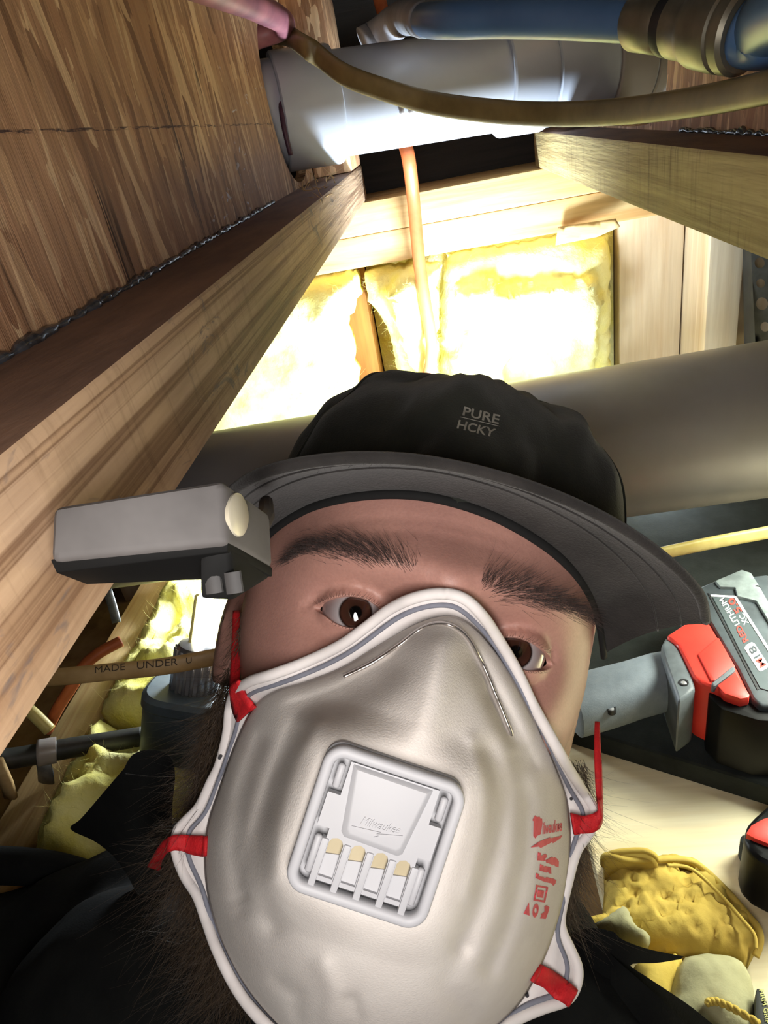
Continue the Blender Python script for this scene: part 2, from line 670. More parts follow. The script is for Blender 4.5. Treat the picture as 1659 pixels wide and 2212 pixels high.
# ------------------------------------------------------------------ setting
FZ = -CZ                                  # low floor, camera-relative
fl = struct(solid('floor', box(-1.3, 1.3, -0.5, 1.2, FZ - 0.03, FZ), m_lowfloor))
ce = struct(solid('ceiling', box(-1.3, 1.3, -0.5, 1.2, 0.168, 0.186), m_unlit))
wb = struct(solid('wall_back', box(-1.3, 1.3, 1.02, 1.06, FZ, 0.168), m_unlit))
PY = 0.895
for k, (z0, z1) in enumerate(((-0.112, -0.0753), (-0.150, -0.1125))):
    p = solid('top_plate', box(-1.3, 1.3, PY + 0.002 * k, PY + 0.12, z0, z1, 0.0025), m_plate, wb)
for x0, x1, y0, y1, m in ((-0.142, -0.104, 0.958, 1.019, m_stud_shaded), (0.333, 0.374, PY, 1.019, m_stud),
                          (0.246, 0.331, 0.983, 1.019, m_stud), (-0.60, -0.562, PY, 1.019, m_stud),
                          (0.80, 0.838, PY, 1.019, m_stud), (0.378, 0.62, 0.93, 1.019, m_stud)):
    solid('stud', box(x0, x1, y0, y1, FZ + 0.001, -0.1505, 0.002), m, wb)

# ------------------------------------------------------------------ I-joists


def i_joist(label, xin, side, hole, mats):
    """xin: inner face of the flange; side -1 left of camera, +1 right; web set back on the lip"""
    lip = 0.042 if side < 0 else 0.032
    fw = 2 * lip + 0.010
    x0, x1 = (xin - fw, xin) if side < 0 else (xin, xin + fw)
    t = thing('i_joist', label, 'joist', ((x0 + x1) / 2, 0.3, CZ - 0.075))
    mf, md = mats
    y0, y1 = -0.35, 0.93
    # bottom flange: a slightly uneven sawn timber
    v, f = box(x0, x1, y0, y1, -0.0745, -0.036, 0.0022, 2)
    fl = solid('bottom_flange', (v, f), [mf, md], t)
    for p in fl.data.polygons:
        if p.normal.z > 0.7:
            p.material_index = 1
    solid('top_flange', box(x0, x1, y0, y1, 0.130, 0.1675, 0.002), mf, t)
    wx = (xin - lip - 0.010, xin - lip) if side < 0 else (xin + lip, xin + lip + 0.010)
    hy, hz, hry, hrz = hole
    circ = [(hy + hry * math.copysign(abs(math.cos(a)) ** (0.9 if side < 0 else 0.35), math.cos(a)), hz + hrz * math.copysign(abs(math.sin(a)) ** (0.9 if side < 0 else 0.35), math.sin(a))) for a in np.linspace(0, 2 * math.pi, 44, endpoint=False)]
    rect = [(y0, -0.036), (y1, -0.036), (y1, 0.130), (y0, 0.130)]
    v, f = slab(rect, 0.03, lambda p: (wx[1], p[0], p[1] + CZ), lambda p: (wx[0], p[0], p[1] + CZ), [circ])
    mesh_obj('web', v, f, m_osb_marked if side < 0 else m_osb_lit, t, True, auto=35)
    return t, wx


JL, wxl = i_joist('left wooden I-joist with strand board web and dusty bottom flange', -0.077, -1, (0.715, 0.034, 0.080, 0.066),
                  (m_flange, m_dust))
JR, wxr = i_joist('right wooden I-joist with pale saw-marked bottom flange above the perforated strap', 0.133, 1, (0.700, 0.024, 0.165, 0.0585),
                  (m_flange_r, m_dust))
# resin bead along the joint of web and flange
for jt, x, s, a, b in ((JL, -0.119, -1, 0.02, 0.56), (JR, 0.165, 1, 0.33, 0.5)):
    P = []
    for y in np.arange(a, b, 0.0022):
        P.append((x - s * (0.0012 + 0.001 * noise.noise(Vector((y * 160, 3, s)))), y, CZ - 0.0355 + 0.0012 * noise.noise(Vector((y * 220, s, 1)))))
    R = [max(0.0007, 0.0017 + 0.0016 * noise.noise(Vector((y * 190, 9, s * 4))) + 0.0012 * noise.noise(Vector((y * 45, 5, 2)))) for y in np.arange(a, b, 0.0022)]
    v, f = tube(P, R, 8)
    mesh_obj('resin_bead', v, f, m_glue, jt)
# splinters at the flange ends
sp_r = [(-0.080 - 0.03 * rng.random(), 0.62 + 0.2 * rng.random(), CZ - 0.036) for _ in range(26)] + \
       [(-0.077, 0.50 + 0.06 * rng.random(), CZ - 0.038) for _ in range(5)]
sp_d = rng.normal(size=(31, 3)) * (1, 1, 0.5) + (0.2, -0.3, 0.5)
v, f = strands(np.array(sp_r), sp_d, rng.uniform(0.006, 0.018, 31), 0.0005, rng.normal(size=(31, 3)) * 0.3, 3)
spl = mesh_obj('splinter', v, f, m_plate, JL)
spl['kind'] = 'stuff'
# filler block against the left web, behind the white drain pipe
bl = solid('filler_block', box(-0.1185, -0.0775, 0.80, 0.928, -0.0355, 0.1295, 0.002), m_osb_lit, JL)

# ------------------------------------------------------------------ plywood sheets and low joists
for k, (lb, cat, bx, m) in enumerate((
        ('pale plywood sheet under the leather gloves and the black mat', 'plywood', (0.058, 0.95, 0.02, 0.888, -0.518, -0.5), m_ply),
        ('small pale plywood piece between the yellow insulation and the jacket', 'plywood', (-0.385, -0.262, 0.272, 0.375, -0.518, -0.5), m_ply))):
    o = solid('plywood_sheet', box(*bx, 0.0015), m)
    tag(o, lb, cat)
for lb, x0, x1, y0 in (('pale low floor joist left of the yellow insulation', -0.478, -0.436, 0.275),
                       ('low floor joist carrying the small plywood piece', -0.335, -0.297, 0.275),
                       ('low floor joist under the big plywood sheet', 0.30, 0.338, 0.04)):
    o = solid('floor_joist', box(x0, x1, y0, 0.37 if -0.4 < x0 < 0 else 0.79, FZ + 0.0005, -0.5 if x0 < -0.4 else -0.5185, 0.002), m_joist_low)
    tag(o, lb, 'joist')
# ------------------------------------------------------------------ pipes, cables, duct
m_pvc = mat('white_pvc', lin(190, 194, 204), lin(182, 186, 196), 12, rough=0.28, spec=0.5)
m_pvcgrey = mat('grey_pvc', lin(158, 150, 146), lin(146, 138, 134), 12, rough=0.35)
m_duct = mat('grey_duct', lin(148, 145, 146), lin(136, 132, 132), 9, rough=0.42, spec=0.4, bmp=0.05, bscale=60)
m_khaki = mat('khaki_cable', lin(122, 104, 64), lin(100, 84, 48), 40, stretch=(1, 1, 1), rough=0.5, bmp=0.15, bscale=200)
m_cream = mat('yellow_cable', lin(222, 206, 128), lin(196, 176, 96), 40, rough=0.45)
m_tan = mat('tan_cable', lin(176, 146, 96), lin(150, 120, 72), 40, rough=0.5)
m_orange = mat('orange_cable', lin(206, 112, 62), lin(180, 92, 48), 30, rough=0.5)
m_pink = mat('red_pex', lin(166, 104, 112), lin(120, 72, 86), 25, stretch=(1, 1, 1), rough=0.4)
m_blue = mat('blue_pex', lin(78, 108, 146), lin(62, 92, 130), 14, rough=0.38)
m_greypex = mat('grey_pipe', lin(150, 150, 154), lin(120, 122, 130), 30, rough=0.45)
m_nickel = mat('dull_nickel', lin(132, 127, 112), lin(104, 99, 86), 40, rough=0.42, metal=0.7)
m_black = mat('black_plastic', lin(34, 34, 36), lin(24, 24, 26), 60, rough=0.5)
m_steel = mat('galvanised_steel', lin(150, 152, 152), lin(118, 120, 122), 90, rough=0.5, metal=0.6)
m_abs = mat('black_abs', lin(52, 52, 46), lin(30, 30, 28), 40, rough=0.55, bmp=0.2, bscale=120)
m_ink = mat('black_ink', lin(60, 46, 28), rough=0.7)
m_chrome = mat('chrome', lin(206, 206, 208), lin(180, 180, 186), 40, rough=0.28, metal=0.55)

# white drain pipe through both webs
a, b = W(640, 240, 0.625), W(1100, 172, 0.655)
d = _n(b - a)
a0 = a + d * ((-0.150 - a[0]) / d[0])
b0 = a + d * ((0.30 - a[0]) / d[0])
LL = np.linalg.norm(b0 - a0)
tp = lambda px: float(np.dot(W(px, 200, 0.64) - a0, d)) if px else 0
t = thing('drain_pipe', 'white plastic drain pipe with couplings spanning between the two I-joists', 'pipe', (0.03, 0.70, CZ - 0.03))


def at_px(px):                                   # distance along the axis where the pipe crosses image column px
    lo, hi = 0.0, LL
    for _ in range(40):
        m_ = (lo + hi) / 2
        if proj(a0 + d * m_)[0] < px:
            lo = m_
        else:
            hi = m_
    return lo


s1, s2, s3, s4, s5 = (at_px(x) for x in (725, 1072, 1165, 1290, 1368))
R0 = 0.0435
v, f = lathe(a0, b0, [(0, R0), (LL, R0)], 48)
solid('pipe', (v, f), m_pvc, t)


def hub(s_a, s_b, r, m, name='coupling'):
    pr = [(s_a, R0 - .001), (s_a, r - 0.0015), (s_a + 0.0015, r), (s_b - 0.004, r), (s_b - 0.001, r - 0.001), (s_b, r - 0.003), (s_b, R0 - .001)]
    return solid(name, lathe(a0, b0, pr, 56, False), m, t)


hub(at_px(600), s1, R0 + 0.0055, m_pvc)
hub(s2, s3, R0 + 0.0055, m_pvc)
hub(s3 + 0.002, s4, R0 + 0.0025, m_pvc)
hub(s4 + 0.001, s5, R0 + 0.0045, m_pvcgrey)
hub(s5 + 0.002, at_px(1465), R0 + 0.0035, m_pvcgrey)
# two small glue drips on the front of the pipe
for px in (872, 893):
    c = W(px, 236, 0.6)
    q = a0 + d * np.dot(c - a0, d)
    nrm = _n(c - q - 0.0)
    base = q + nrm * (R0 + 0.0005)
    v, f = tube([base + np.array((0, 0, 0.006)), base, base - np.array((0, 0, 0.004)), base - np.array((0, 0, 0.006))], [0.0012, 0.002, 0.0024, 0.0006], 8)
    mesh_obj('glue_drip', v, f, m_pvcgrey, t)

# wide flat khaki cable looping in front of the drain pipe
pts = [np.array((-0.175, 0.722, CZ + 0.0875)), np.array((-0.135, 0.718, CZ + 0.0875)), np.array((-0.105, 0.70, CZ + 0.082)), W(652, 96, 0.53), W(690, 122, 0.53), W(745, 162, 0.52), W(830, 194, 0.515),
       W(930, 222, 0.51), W(1060, 240, 0.485), W(1200, 247, 0.45), W(1350, 240, 0.39), W(1520, 217, 0.315), W(1680, 184, 0.255), W(1830, 152, 0.215), np.array((0.140, 0.08, CZ - 0.0265)), np.array((0.140, -0.05, CZ - 0.027)), np.array((0.140, -0.34, CZ - 0.027))]
c = cr(pts, 110)
v, f = tube(c, list(np.interp(np.linspace(0, 1, 110), (0, .12, .5, .8, 1), (.8, 1, 1, .72, .72))), 16, ref=(0.15, -0.25, 1.0), flat=(0.0080, 0.0036), power=2.6)
o = mesh_obj('flat_cable', v, f, m_khaki)
tag(o, 'thick khaki electrical cable looping below the blue pipe in front of the white drain', 'cable')

# blue pipe with metal coupling
ax = [W(794, 103, 0.745), W(822, 80, 0.74), W(855, 48, 0.70), W(885, 36, 0.56), W(915, 43, 0.45), W(960, 44, 0.395), W(1080, 40, 0.375), W(1220, 40, 0.352), W(1390, 46, 0.325)]
t = thing('water_pipe', 'blue water pipe with dull metal coupling at upper right', 'pipe', W(1200, 60, 0.43))
c = cr(ax, 70)
mesh_obj('tube', *tube(c[33:], 0.0095, 24), m_blue, t)
mesh_obj('bend_sleeve', *tube(c[:36], list(np.linspace(0.0215, 0.0102, 36)), 24), m_greypex, t)
e0 = c[-1]
dd = _n(W(1660, 70, 0.275) - W(1390, 46, 0.325))
KS = 0.76
prof = [(-.006, .0112), (-.006, .0155), (-.004, .0168), (.020, .0168), (.022, .0155), (.022, .0135), (.030, .0135)]
ksc = lambda q: [(a_ * KS, b_ * KS) for a_, b_ in q]
solid('crimp_ring', lathe(e0, e0 + dd, ksc(prof), 40), m_nickel, t)
solid('gasket', lathe(e0, e0 + dd, ksc([(.023, .0170), (.0235, .0176), (.030, .0176), (.031, .0170)]), 40), m_black, t)
prof = [(.031, .0150), (.031, .0180), (.044, .0185), (.046, .0200), (.050, .0212), (.066, .0222), (.070, .0220), (.071, .0205), (.073, .0205), (.074, .0222), (.080, .0222), (.082, .020), (.082, .016)]
solid('coupling_nut', lathe(e0, e0 + dd, ksc(prof), 40), m_nickel, t)
ee = e0 + dd * .061
mesh_obj('tube', *tube(cr([ee, ee + dd * .012, np.array((0.1425, ee[1] - 0.045, ee[2] + 0.004)), np.array((0.1430, 0.05, ee[2] + 0.012)), np.array((0.1430, -0.35, ee[2] + 0.012))], 40), list(np.linspace(0.0131, 0.0125, 40)), 24), m_blue, t)

# pink-red pipe from upper left into the web hole
c = cr([W(380, -60, 0.30), W(480, -18, 0.37), W(560, 18, 0.46), W(612, 58, 0.555), np.array((-0.150, 0.672, CZ + 0.080))], 40)
o = mesh_obj('red_pipe', *tube(c, 0.0088, 20), m_pink)
tag(o, 'pinkish red water pipe entering the hole in the left joist', 'pipe')

# purple thin wire down the side of the hole
c = cr([WX(597, 118, -0.1165), WX(602, 180, -0.1165), WX(611, 262, -0.1165), WX(628, 335, -0.116)], 20)
o = mesh_obj('thin_wire', *tube(c, 0.0022, 10), mat('purple_wire', lin(92, 58, 74), lin(70, 44, 60), rough=0.5))
tag(o, 'thin dark purple wire along the rim of the web hole', 'wire')

# orange cables
c = cr([W(812, -40, 0.80), W(820, 0, 0.80), W(832, 45, 0.80), W(842, 95, 0.80), WY(852, 200, 0.84), WY(868, 290, 0.845), WY(882, 340, 0.835), WY(893, 430, 0.855), WY(905, 560, 0.86),
        WY(918, 650, 0.86), WY(930, 720, 0.86), WY(932, 770, 0.86), WY(922, 830, 0.86), WY(915, 900, 0.86), WY(915, 960, 0.86)], 90)
o = mesh_obj('orange_cable', *tube(c, 0.0076, 14, ref=(1, 0, 0), flat=(1.0, 0.75)), m_orange)
tag(o, 'orange electrical cable hanging down behind the white drain and the cap', 'cable')

# big grey duct
a, b = W(365, 1102, 0.735), W(1600, 915, 0.665)
d = _n(b - a)
A, B_ = a - d * 0.5, b + d * 0.5
o = mesh_obj('duct', *lathe(A, B_, [(0, 0.0765), (2.2, 0.0765)], 72), m_duct)
t_len = np.linalg.norm(B_ - A)
o.data.transform(Matrix.Identity(4))
tag(o, 'large smooth grey duct running behind the man under the joists', 'duct')
print('DUCT', a - CAM, b - CAM)

# cable lying over the black mat at right
c = cr([W(780, 1330, 0.585), W(1050, 1272, 0.595), W(1330, 1215, 0.60), W(1420, 1197, 0.60), W(1540, 1172, 0.60), W(1659, 1150, 0.60), W(1800, 1122, 0.60), W(2100, 1062, 0.60), W(2500, 980, 0.60)], 50)
o = mesh_obj('yellow_cable', *tube(c, 1.0, 14, ref=(0, 0, 1), flat=(0.0062, 0.0034), power=2.6), m_cream)
tag(o, 'pale yellow cable stretched above the black mat by the cordless tool', 'cable')

# printed tan cable at left
cp = [W(-160, 1474, 0.485), W(-40, 1470, 0.495), W(60, 1466, 0.50), W(130, 1462, 0.50), W(250, 1450, 0.505), W(350, 1440, 0.51), W(470, 1418, 0.52), W(560, 1398, 0.53)]
c = cr(cp, 40)
t = thing('printed_cable', 'tan flat cable with faint black lettering crossing above the yellow insulation', 'cable', W(300, 1446, 0.507))
mesh_obj('sheath', *tube(c, 1.0, 16, ref=RW @ np.array((0.1, -1, 0)), flat=(0.0066, 0.0034), power=2.8), m_tan, t)


def cable_text(s, px0, px1, py0, py1, h, d0):
    tv, tf = text_tris(s, cuts=0)
    V = []
    for u, w in tv:
        x = px0 + (px1 - px0) * u
        V.append(W(x, py0 + (py1 - py0) * u - w * h + h / 2, float(np.interp(x, (60, 130, 250, 350, 470), (.50, .50, .505, .51, .52))) - 0.0042))
    return np.array(V), tf


for s, p in (('MADE', (205, 270, 1447, 1440, 14)), ('UNDER', (296, 384, 1438, 1429, 15)), ('U', (402, 414, 1427, 1426, 13)),):
    mesh_obj('lettering', *cable_text(s, *p, 0.505), m_ink, t)

# orange cable at left and short yellow stub
c = cr([W(100, 1580, 0.64), W(125, 1530, 0.64), W(160, 1475, 0.64), W(180, 1440, 0.645), W(215, 1410, 0.65), W(262, 1385, 0.66)], 30)
o = mesh_obj('orange_cable', *tube(c, 0.0056, 12), m_orange)
tag(o, 'short orange cable passing under the tan printed cable at left', 'cable')
c = cr([W(45, 1520, 0.60), W(75, 1545, 0.60), W(108, 1578, 0.60)], 12)
o = mesh_obj('cable_stub', *tube(c, 0.0056, 12), m_cream)
tag(o, 'short yellow cable stub above the black pipe at left', 'cable')

# black pipe with grey clamp at left
t = thing('black_pipe', 'black plastic pipe half buried in yellow insulation at left', 'pipe', W(120, 1630, 0.66))
c = cr([W(-60, 1648, 0.62), W(40, 1636, 0.64), W(150, 1616, 0.655), W(250, 1600, 0.67), W(306, 1591, 0.678)], 30)
mesh_obj('tube', *tube(c, 0.0098, 20), m_abs, t)
c2 = cr([W(82, 1627, 0.646), W(110, 1622, 0.650), W(122, 1620, 0.652)], 8)
mesh_obj('clamp', *tube(c2, 0.0125, 20), m_pvcgrey, t)
mesh_obj('clamp_strap', *tube([W(92, 1640, 0.648), W(98, 1665, 0.652), W(100, 1690, 0.665)], 1.0, 10, ref=(1, 0, 0), flat=(0.008, 0.002)), m_steel, t)

# loose pale strip at lower left, block and hanger behind
c = [W(-8, 1640, 0.60), W(14, 1690, 0.61), W(24, 1722, 0.62)]
o = mesh_obj('wood_strip', *tube(c, 1.0, 8, ref=(1, 0, 0), flat=(0.006, 0.003), power=4), m_plate)
tag(o, 'narrow pale wood strip at the lower left edge', 'wood strip')
o = solid('wood_block', box(-0.50, -0.40, 0.80, 0.86, FZ + .0005, -0.43, 0.002), m_stud)
tag(o, 'short wood block standing behind the left yellow insulation', 'wood block')
o = mesh_obj('pipe_hanger', *tube(cr([W(232, 1275, 0.80), W(243, 1310, 0.80), W(252, 1345, 0.80)], 8), 1.0, 8, ref=(1, 0, 0), flat=(0.006, 0.0015), power=4), m_steel)
tag(o, 'galvanised metal hanger beside the left insulation under the duct', 'hanger')

# perforated steel strap at the right edge, real holes
SX = 0.385
qd = 0.86
u0 = WY(1606, 512, 0.88)
poly = [(1619, 470), (1700, 440), (1760, 440), (1760, 790), (1634, 790)]
holes = []
for (x, y, r) in ((1633, 522, 9), (1641, 568, 11), (1643, 612, 9.5), (1646, 656, 13), (1653, 706, 10), (1658, 752, 12), (1690, 590, 11), (1694, 680, 13)):
    holes.append([(x + r * math.cos(q), y + r * 1.05 * math.sin(q)) for q in np.linspace(0, 2 * math.pi, 18, endpoint=False)])
v, f = slab(poly, 14, lambda p: WY(p[0], p[1], 0.86), lambda p: WY(p[0], p[1], 0.8625), holes)
t = thing('perforated_strap', 'grey perforated steel angle hanging at the right edge', 'strap', WY(1660, 780, 0.86))
m_strapst = mat('strap_steel', lin(92, 92, 88), lin(74, 74, 70), 60, rough=0.6, metal=0.3)
mesh_obj('plate', v, f, m_strapst, t, True, auto=35)
v, f = slab([(1604, 505), (1619, 470), (1634, 790), (1608, 790)], 30, lambda p: WY(p[0], p[1], 0.8605 + 0.02 * (1625 - p[0]) / 20), lambda p: WY(p[0], p[1], 0.8635 + 0.02 * (1625 - p[0]) / 20))
mesh_obj('flange', v, f, m_black, t, True, auto=35)
# ------------------------------------------------------------------ yellow fibre insulation
m_ins = mat('glass_wool', lin(250, 246, 184), lin(240, 230, 120), 14, rough=0.95, spec=0.1, bmp=0.7, bscale=90, bdist=0.003, sss=0.0)


def fuzz(V, F, nrm_out, count, ln=(0.004, 0.012), r=0.00012):
    idx = rng.integers(0, len(V), count)
    roots = V[idx]
    dirs = np.tile(np.asarray(nrm_out, float), (count, 1)) + rng.normal(size=(count, 3)) * 0.9
    return strands(roots, dirs, rng.uniform(*ln, count), r, rng.normal(size=(count, 3)) * 0.5, 3)


def batt_wall(name, label, poly, y, thick, seed, holes=(), dents=(), proud=(), lump=0.015):
    """batt standing in a wall bay: pixel outline on the plane Y=y, torn rim, lumpy face"""
    P = np.array([WY(px, py, y) for px, py in poly])[:, [0, 2]]
    H = [np.array([WY(px, py, y) for px, py in h])[:, [0, 2]] for h in holes]
    D_ = [np.array([WY(px, py, y) for px, py in h])[:, [0, 2]] for h in dents]
    Q_ = [np.array([WY(px, py, y) for px, py in h])[:, [0, 2]] for h in proud]
    # ragged edge
    dn = []
    for a, b in zip(P, np.roll(P, -1, 0)):
        k = max(2, int(np.linalg.norm(b - a) / 0.006))
        for i in range(k):
            q = a + (b - a) * i / k
            dn.append(q + 0.006 * np.array((fbm((q[0], q[1], seed), 60), fbm((q[1], q[0], seed + 4), 60))))
    dn = np.array(dn)

    def top(p):
        e = min(seg_dist(np.array([p]), dn)[0], *[seg_dist(np.array([p]), h)[0] + 0.002 for h in H]) if H else seg_dist(np.array([p]), dn)[0]
        k = min(1.0, e / 0.035)
        bul = thick * math.sqrt(max(0.0, 1 - (1 - k) ** 2))
        f = fbm((p[0], seed, p[1]), 13) * lump + fbm((p[0], seed, p[1]), 45, 5) * lump * 0.3
        yy = y - bul * 0.8 - f * (0.35 + 0.65 * k)
        for h in Q_:
            sd = seg_dist(np.array([p]), h)[0] * (1 if inside(np.array([p]), h)[0] else -1) + 0.007 * fbm((p[0], seed + 2, p[1]), 70, 4)
            yy -= 0.034 * float(np.clip(sd / 0.009 + 0.3, 0, 1))
        for h in D_:
            if inside(np.array([p]), h)[0]:
                yy += 0.04 * min(1.0, seg_dist(np.array([p]), h)[0] / 0.012)
        return (p[0], yy, p[1])
    v, f, loops = fill(dn, 0.0075, H)
    Vt = np.array([top(p) for p in v])
    Vb = np.array([(p[0], y + 0.022, p[1]) for p in v])
    n = len(v)
    Fc = [tuple(q) for q in f] + [tuple(q[::-1] + n) for q in f]
    k = 0
    for l in loops:
        m_ = len(l)
        Fc += [(k + i, k + (i + 1) % m_, k + (i + 1) % m_ + n, k + i + n) for i in range(m_)]
        k += m_
    V = np.vstack([Vt, Vb])
    o = mesh_obj(name, V, Fc, m_ins, None, True)
    tag(o, label, 'insulation', None)
    fv, ff = fuzz(Vt, None, (0, -0.6, 0.5), 900)
    fo = bpy.data.meshes.new('loose_fibre')
    fz = mesh_obj('loose_fibre', fv, ff, m_ins, o)
    fz['kind'] = 'stuff'
    return o


batt_wall('insulation_batt', 'yellow insulation batt in the wall bay behind the cap, right of the hanging orange cable',
          [(966, 548), (1010, 544), (1110, 530), (1220, 512), (1314, 512), (1318, 560), (1318, 700), (1318, 900), (1200, 1050), (956, 1050), (952, 800), (954, 640)],
          0.985, 0.035, 3.1, dents=[[(1070, 770), (1090, 740), (1125, 733), (1150, 760), (1140, 815), (1080, 825)]],
          proud=[[(985, 612), (1060, 592), (1080, 615), (1160, 600), (1280, 588), (1286, 640), (1272, 760), (1262, 1000), (968, 1000), (968, 760), (1010, 700)]])
batt_wall('insulation_batt', 'torn yellow insulation batt between the exposed stud and the hanging orange cable',
          [(786, 588), (830, 578), (900, 568), (958, 572), (946, 620), (944, 760), (948, 1000), (880, 1000), (862, 830), (836, 700), (800, 655)],
          0.93, 0.030, 8.3, proud=[[(868, 556), (935, 556), (925, 840), (905, 840), (866, 720), (836, 620)]], lump=0.02)
batt_wall('insulation_batt', 'yellow insulation batt left of the exposed stud, below the left joist',
          [(400, 620), (560, 618), (690, 596), (772, 584), (778, 640), (752, 690), (778, 830), (790, 980), (300, 1060)],
          0.93, 0.04, 5.7)
bk = mesh_obj('backing', *box(-0.102, 0.244, 1.0085, 1.0185, -0.60, -0.1515), m_ins, bpy.data.objects['insulation_batt'])
# kraft flap hanging at the top right of the bay
v, f = slab([(1205, 490), (1330, 472), (1340, 490), (1290, 512), (1200, 530)], 12,
            lambda p: WY(p[0], p[1], 0.885 - 0.012 * (p[0] - 1200) / 140), lambda p: WY(p[0], p[1], 0.887 - 0.012 * (p[0] - 1200) / 140))
o = mesh_obj('paper_flap', v, f, m_plate)
tag(o, 'torn curled paper flap at the top right of the wall insulation', 'paper')

# heap of batt on the low floor at left: pixel outline on a level plane with lumps


def batt_floor(label, poly, z, h, seed):
    P = np.array([WZ(px, py, z) for px, py in poly])[:, :2]
    P[:, 0] = np.maximum(P[:, 0], -0.432)
    v, f, loops = fill(P, 0.0065)
    Vt = []
    for p in v:
        e = seg_dist(np.array([p]), P)[0]
        k = min(1, e / 0.05)
        zz = z + CZ + h * math.sqrt(max(0, 1 - (1 - k) ** 2)) + (fbm((p[0], p[1], seed), 17) * 0.024 + fbm((p[0], p[1], seed), 55, 5) * 0.008) * (0.25 + k)
        Vt.append((p[0], p[1], zz))
    Vt = np.array(Vt)
    Vb = Vt.copy()
    Vb[:, 2] = 0.0006
    n = len(v)
    Fc = [tuple(q) for q in f] + [tuple(q[::-1] + n) for q in f]
    m_ = len(loops[0])
    Fc += [(i, (i + 1) % m_, (i + 1) % m_ + n, i + n) for i in range(m_)]
    o = mesh_obj('insulation_batt', np.vstack([Vt, Vb]), Fc, m_ins)
    tag(o, label, 'insulation')
    fv, ff = fuzz(Vt, None, (0, -0.3, 0.8), 700)
    fz = mesh_obj('loose_fibre', fv, ff, m_ins, o)
    fz['kind'] = 'stuff'
    return o


batt_floor('fluffy yellow insulation under the tan printed cable, beside the grey lantern',
           [(250, 1300), (330, 1265), (520, 1270), (540, 1570), (360, 1590), (300, 1565), (205, 1545), (220, 1470), (244, 1400)], -0.505, 0.03, 2.2)
batt_floor('lumpy yellow insulation below the black pipe beside the jacket collar',
           [(118, 1600), (150, 1572), (215, 1558), (290, 1598), (372, 1630), (470, 1640), (470, 1740), (300, 1800), (205, 1895), (60, 1920), (80, 1830), (112, 1740), (100, 1700), (118, 1640)], -0.51, 0.035, 9.4)
# ------------------------------------------------------------------ things on the plywood at right
m_mat = mat('black_foam', lin(36, 40, 38), lin(26, 29, 27), 45, rough=0.95, bmp=0.5, bscale=500, bdist=0.0006, spec=0.3)
m_red = mat('red_plastic', lin(222, 62, 50), lin(214, 54, 44), 30, rough=0.42)
m_bat = mat('battery_black', lin(70, 78, 82), lin(54, 60, 64), 50, rough=0.5)
m_bat2 = mat('battery_foot', lin(128, 138, 136), lin(96, 104, 104), 55, rough=0.62)
m_grip = mat('grip_grey', lin(128, 138, 146), lin(112, 122, 130), 60, rough=0.65, bmp=0.5, bscale=900, bdist=0.0005)
m_collar = mat('collar_grey', lin(104, 112, 116), lin(86, 92, 96), 60, rough=0.5)
m_white = mat('white_print', lin(236, 240, 240), rough=0.5)
m_redp = mat('red_print', lin(226, 70, 60), rough=0.5)
m_label = mat('label_dark', lin(74, 84, 86), lin(64, 72, 76), 20, rough=0.45)
m_shiny = mat('black_gloss', lin(20, 20, 20), lin(14, 14, 14), 60, rough=0.45, spec=0.15)

ZM = -0.476
o = solid('foam_mat', prism([(1200, 1562), (1240, 1572), (1300, 1590), (1659, 1698), (1900, 1772), (1980, 1600), (1850, 1060), (1500, 1085), (1300, 1110), (1180, 1150)], -0.4995, ZM, 0.004, 3), m_mat)
tag(o, 'thick black foam mat under the red and grey cordless tool', 'mat')

# cordless tool lying on its side on the mat
ZT = -0.408
t = thing('cordless_tool', 'red and grey cordless tool with lettered battery lying on the black mat', 'power tool', WZ(1560, 1420, ZM))
bat = solid('battery', prism([(1513, 1266), (1545, 1253), (1660, 1240), (1700, 1330), (1780, 1470), (1760, 1530), (1642, 1524), (1626, 1507), (1594, 1444), (1526, 1329), (1511, 1285)], ZT - .020, ZT, 0.003, 3), m_bat, t)
solid('battery_base', prism([(1530, 1345), (1560, 1300), (1700, 1330), (1775, 1470), (1756, 1526), (1650, 1526), (1624, 1510), (1594, 1450)], ZM + .002, ZT - .018, 0.004, 2), m_shiny, t)
solid('battery_foot', prism([(1545, 1254), (1602, 1230), (1623, 1237), (1641, 1266), (1700, 1370), (1800, 1540), (1760, 1500), (1664, 1346), (1634, 1297), (1593, 1287), (1588, 1268), (1556, 1267)], ZM + .006, ZT + 0.003, 0.0012), m_bat2, t)
solid('label_plate', prism([(1537, 1287), (1586, 1290), (1664, 1412), (1720, 1500), (1690, 1500), (1642, 1487), (1600, 1410), (1560, 1330)], ZT - 0.004, ZT + 0.0007, 0.0004, 1), m_label, bat)
solid('edge_line', prism([(1535, 1284), (1590, 1287), (1680, 1428), (1676, 1432), (1586, 1291), (1536, 1288)], ZT - 0.002, ZT + 0.0012, 0), m_white, bat)
solid('edge_groove', prism([(1528, 1281), (1531, 1281), (1640, 1489), (1636, 1490)], ZT - 0.004, ZT + 0.0005, 0), m_black, bat)
solid('screw', lathe(WZ(1599, 1286, ZT), WZ(1599, 1286, ZT + .01), [(-.002, .0018), (.0008, .0018), (.0012, .0012)], 14), m_steel, bat)
solid('screw', lathe(WZ(1636, 1270, ZT), WZ(1636, 1270, ZT + .01), [(-.002, .0024), (.0034, .0024), (.0036, .0012)], 14), m_black, bat)


def flat_text(name, s, start, end, up, z, m, parent, bold=0.0, shear=0.0, thick=None):
    tv, tf = text_tris(s, shear=shear, bold=bold, cuts=0)
    st, en, up = map(lambda q: np.array(q, float), (start, end, up))
    V = [WZ(*(st + (en - st) * u + up * w), z) for u, w in tv]
    return mesh_obj(name, np.array(V), tf, m, parent, smooth=False)


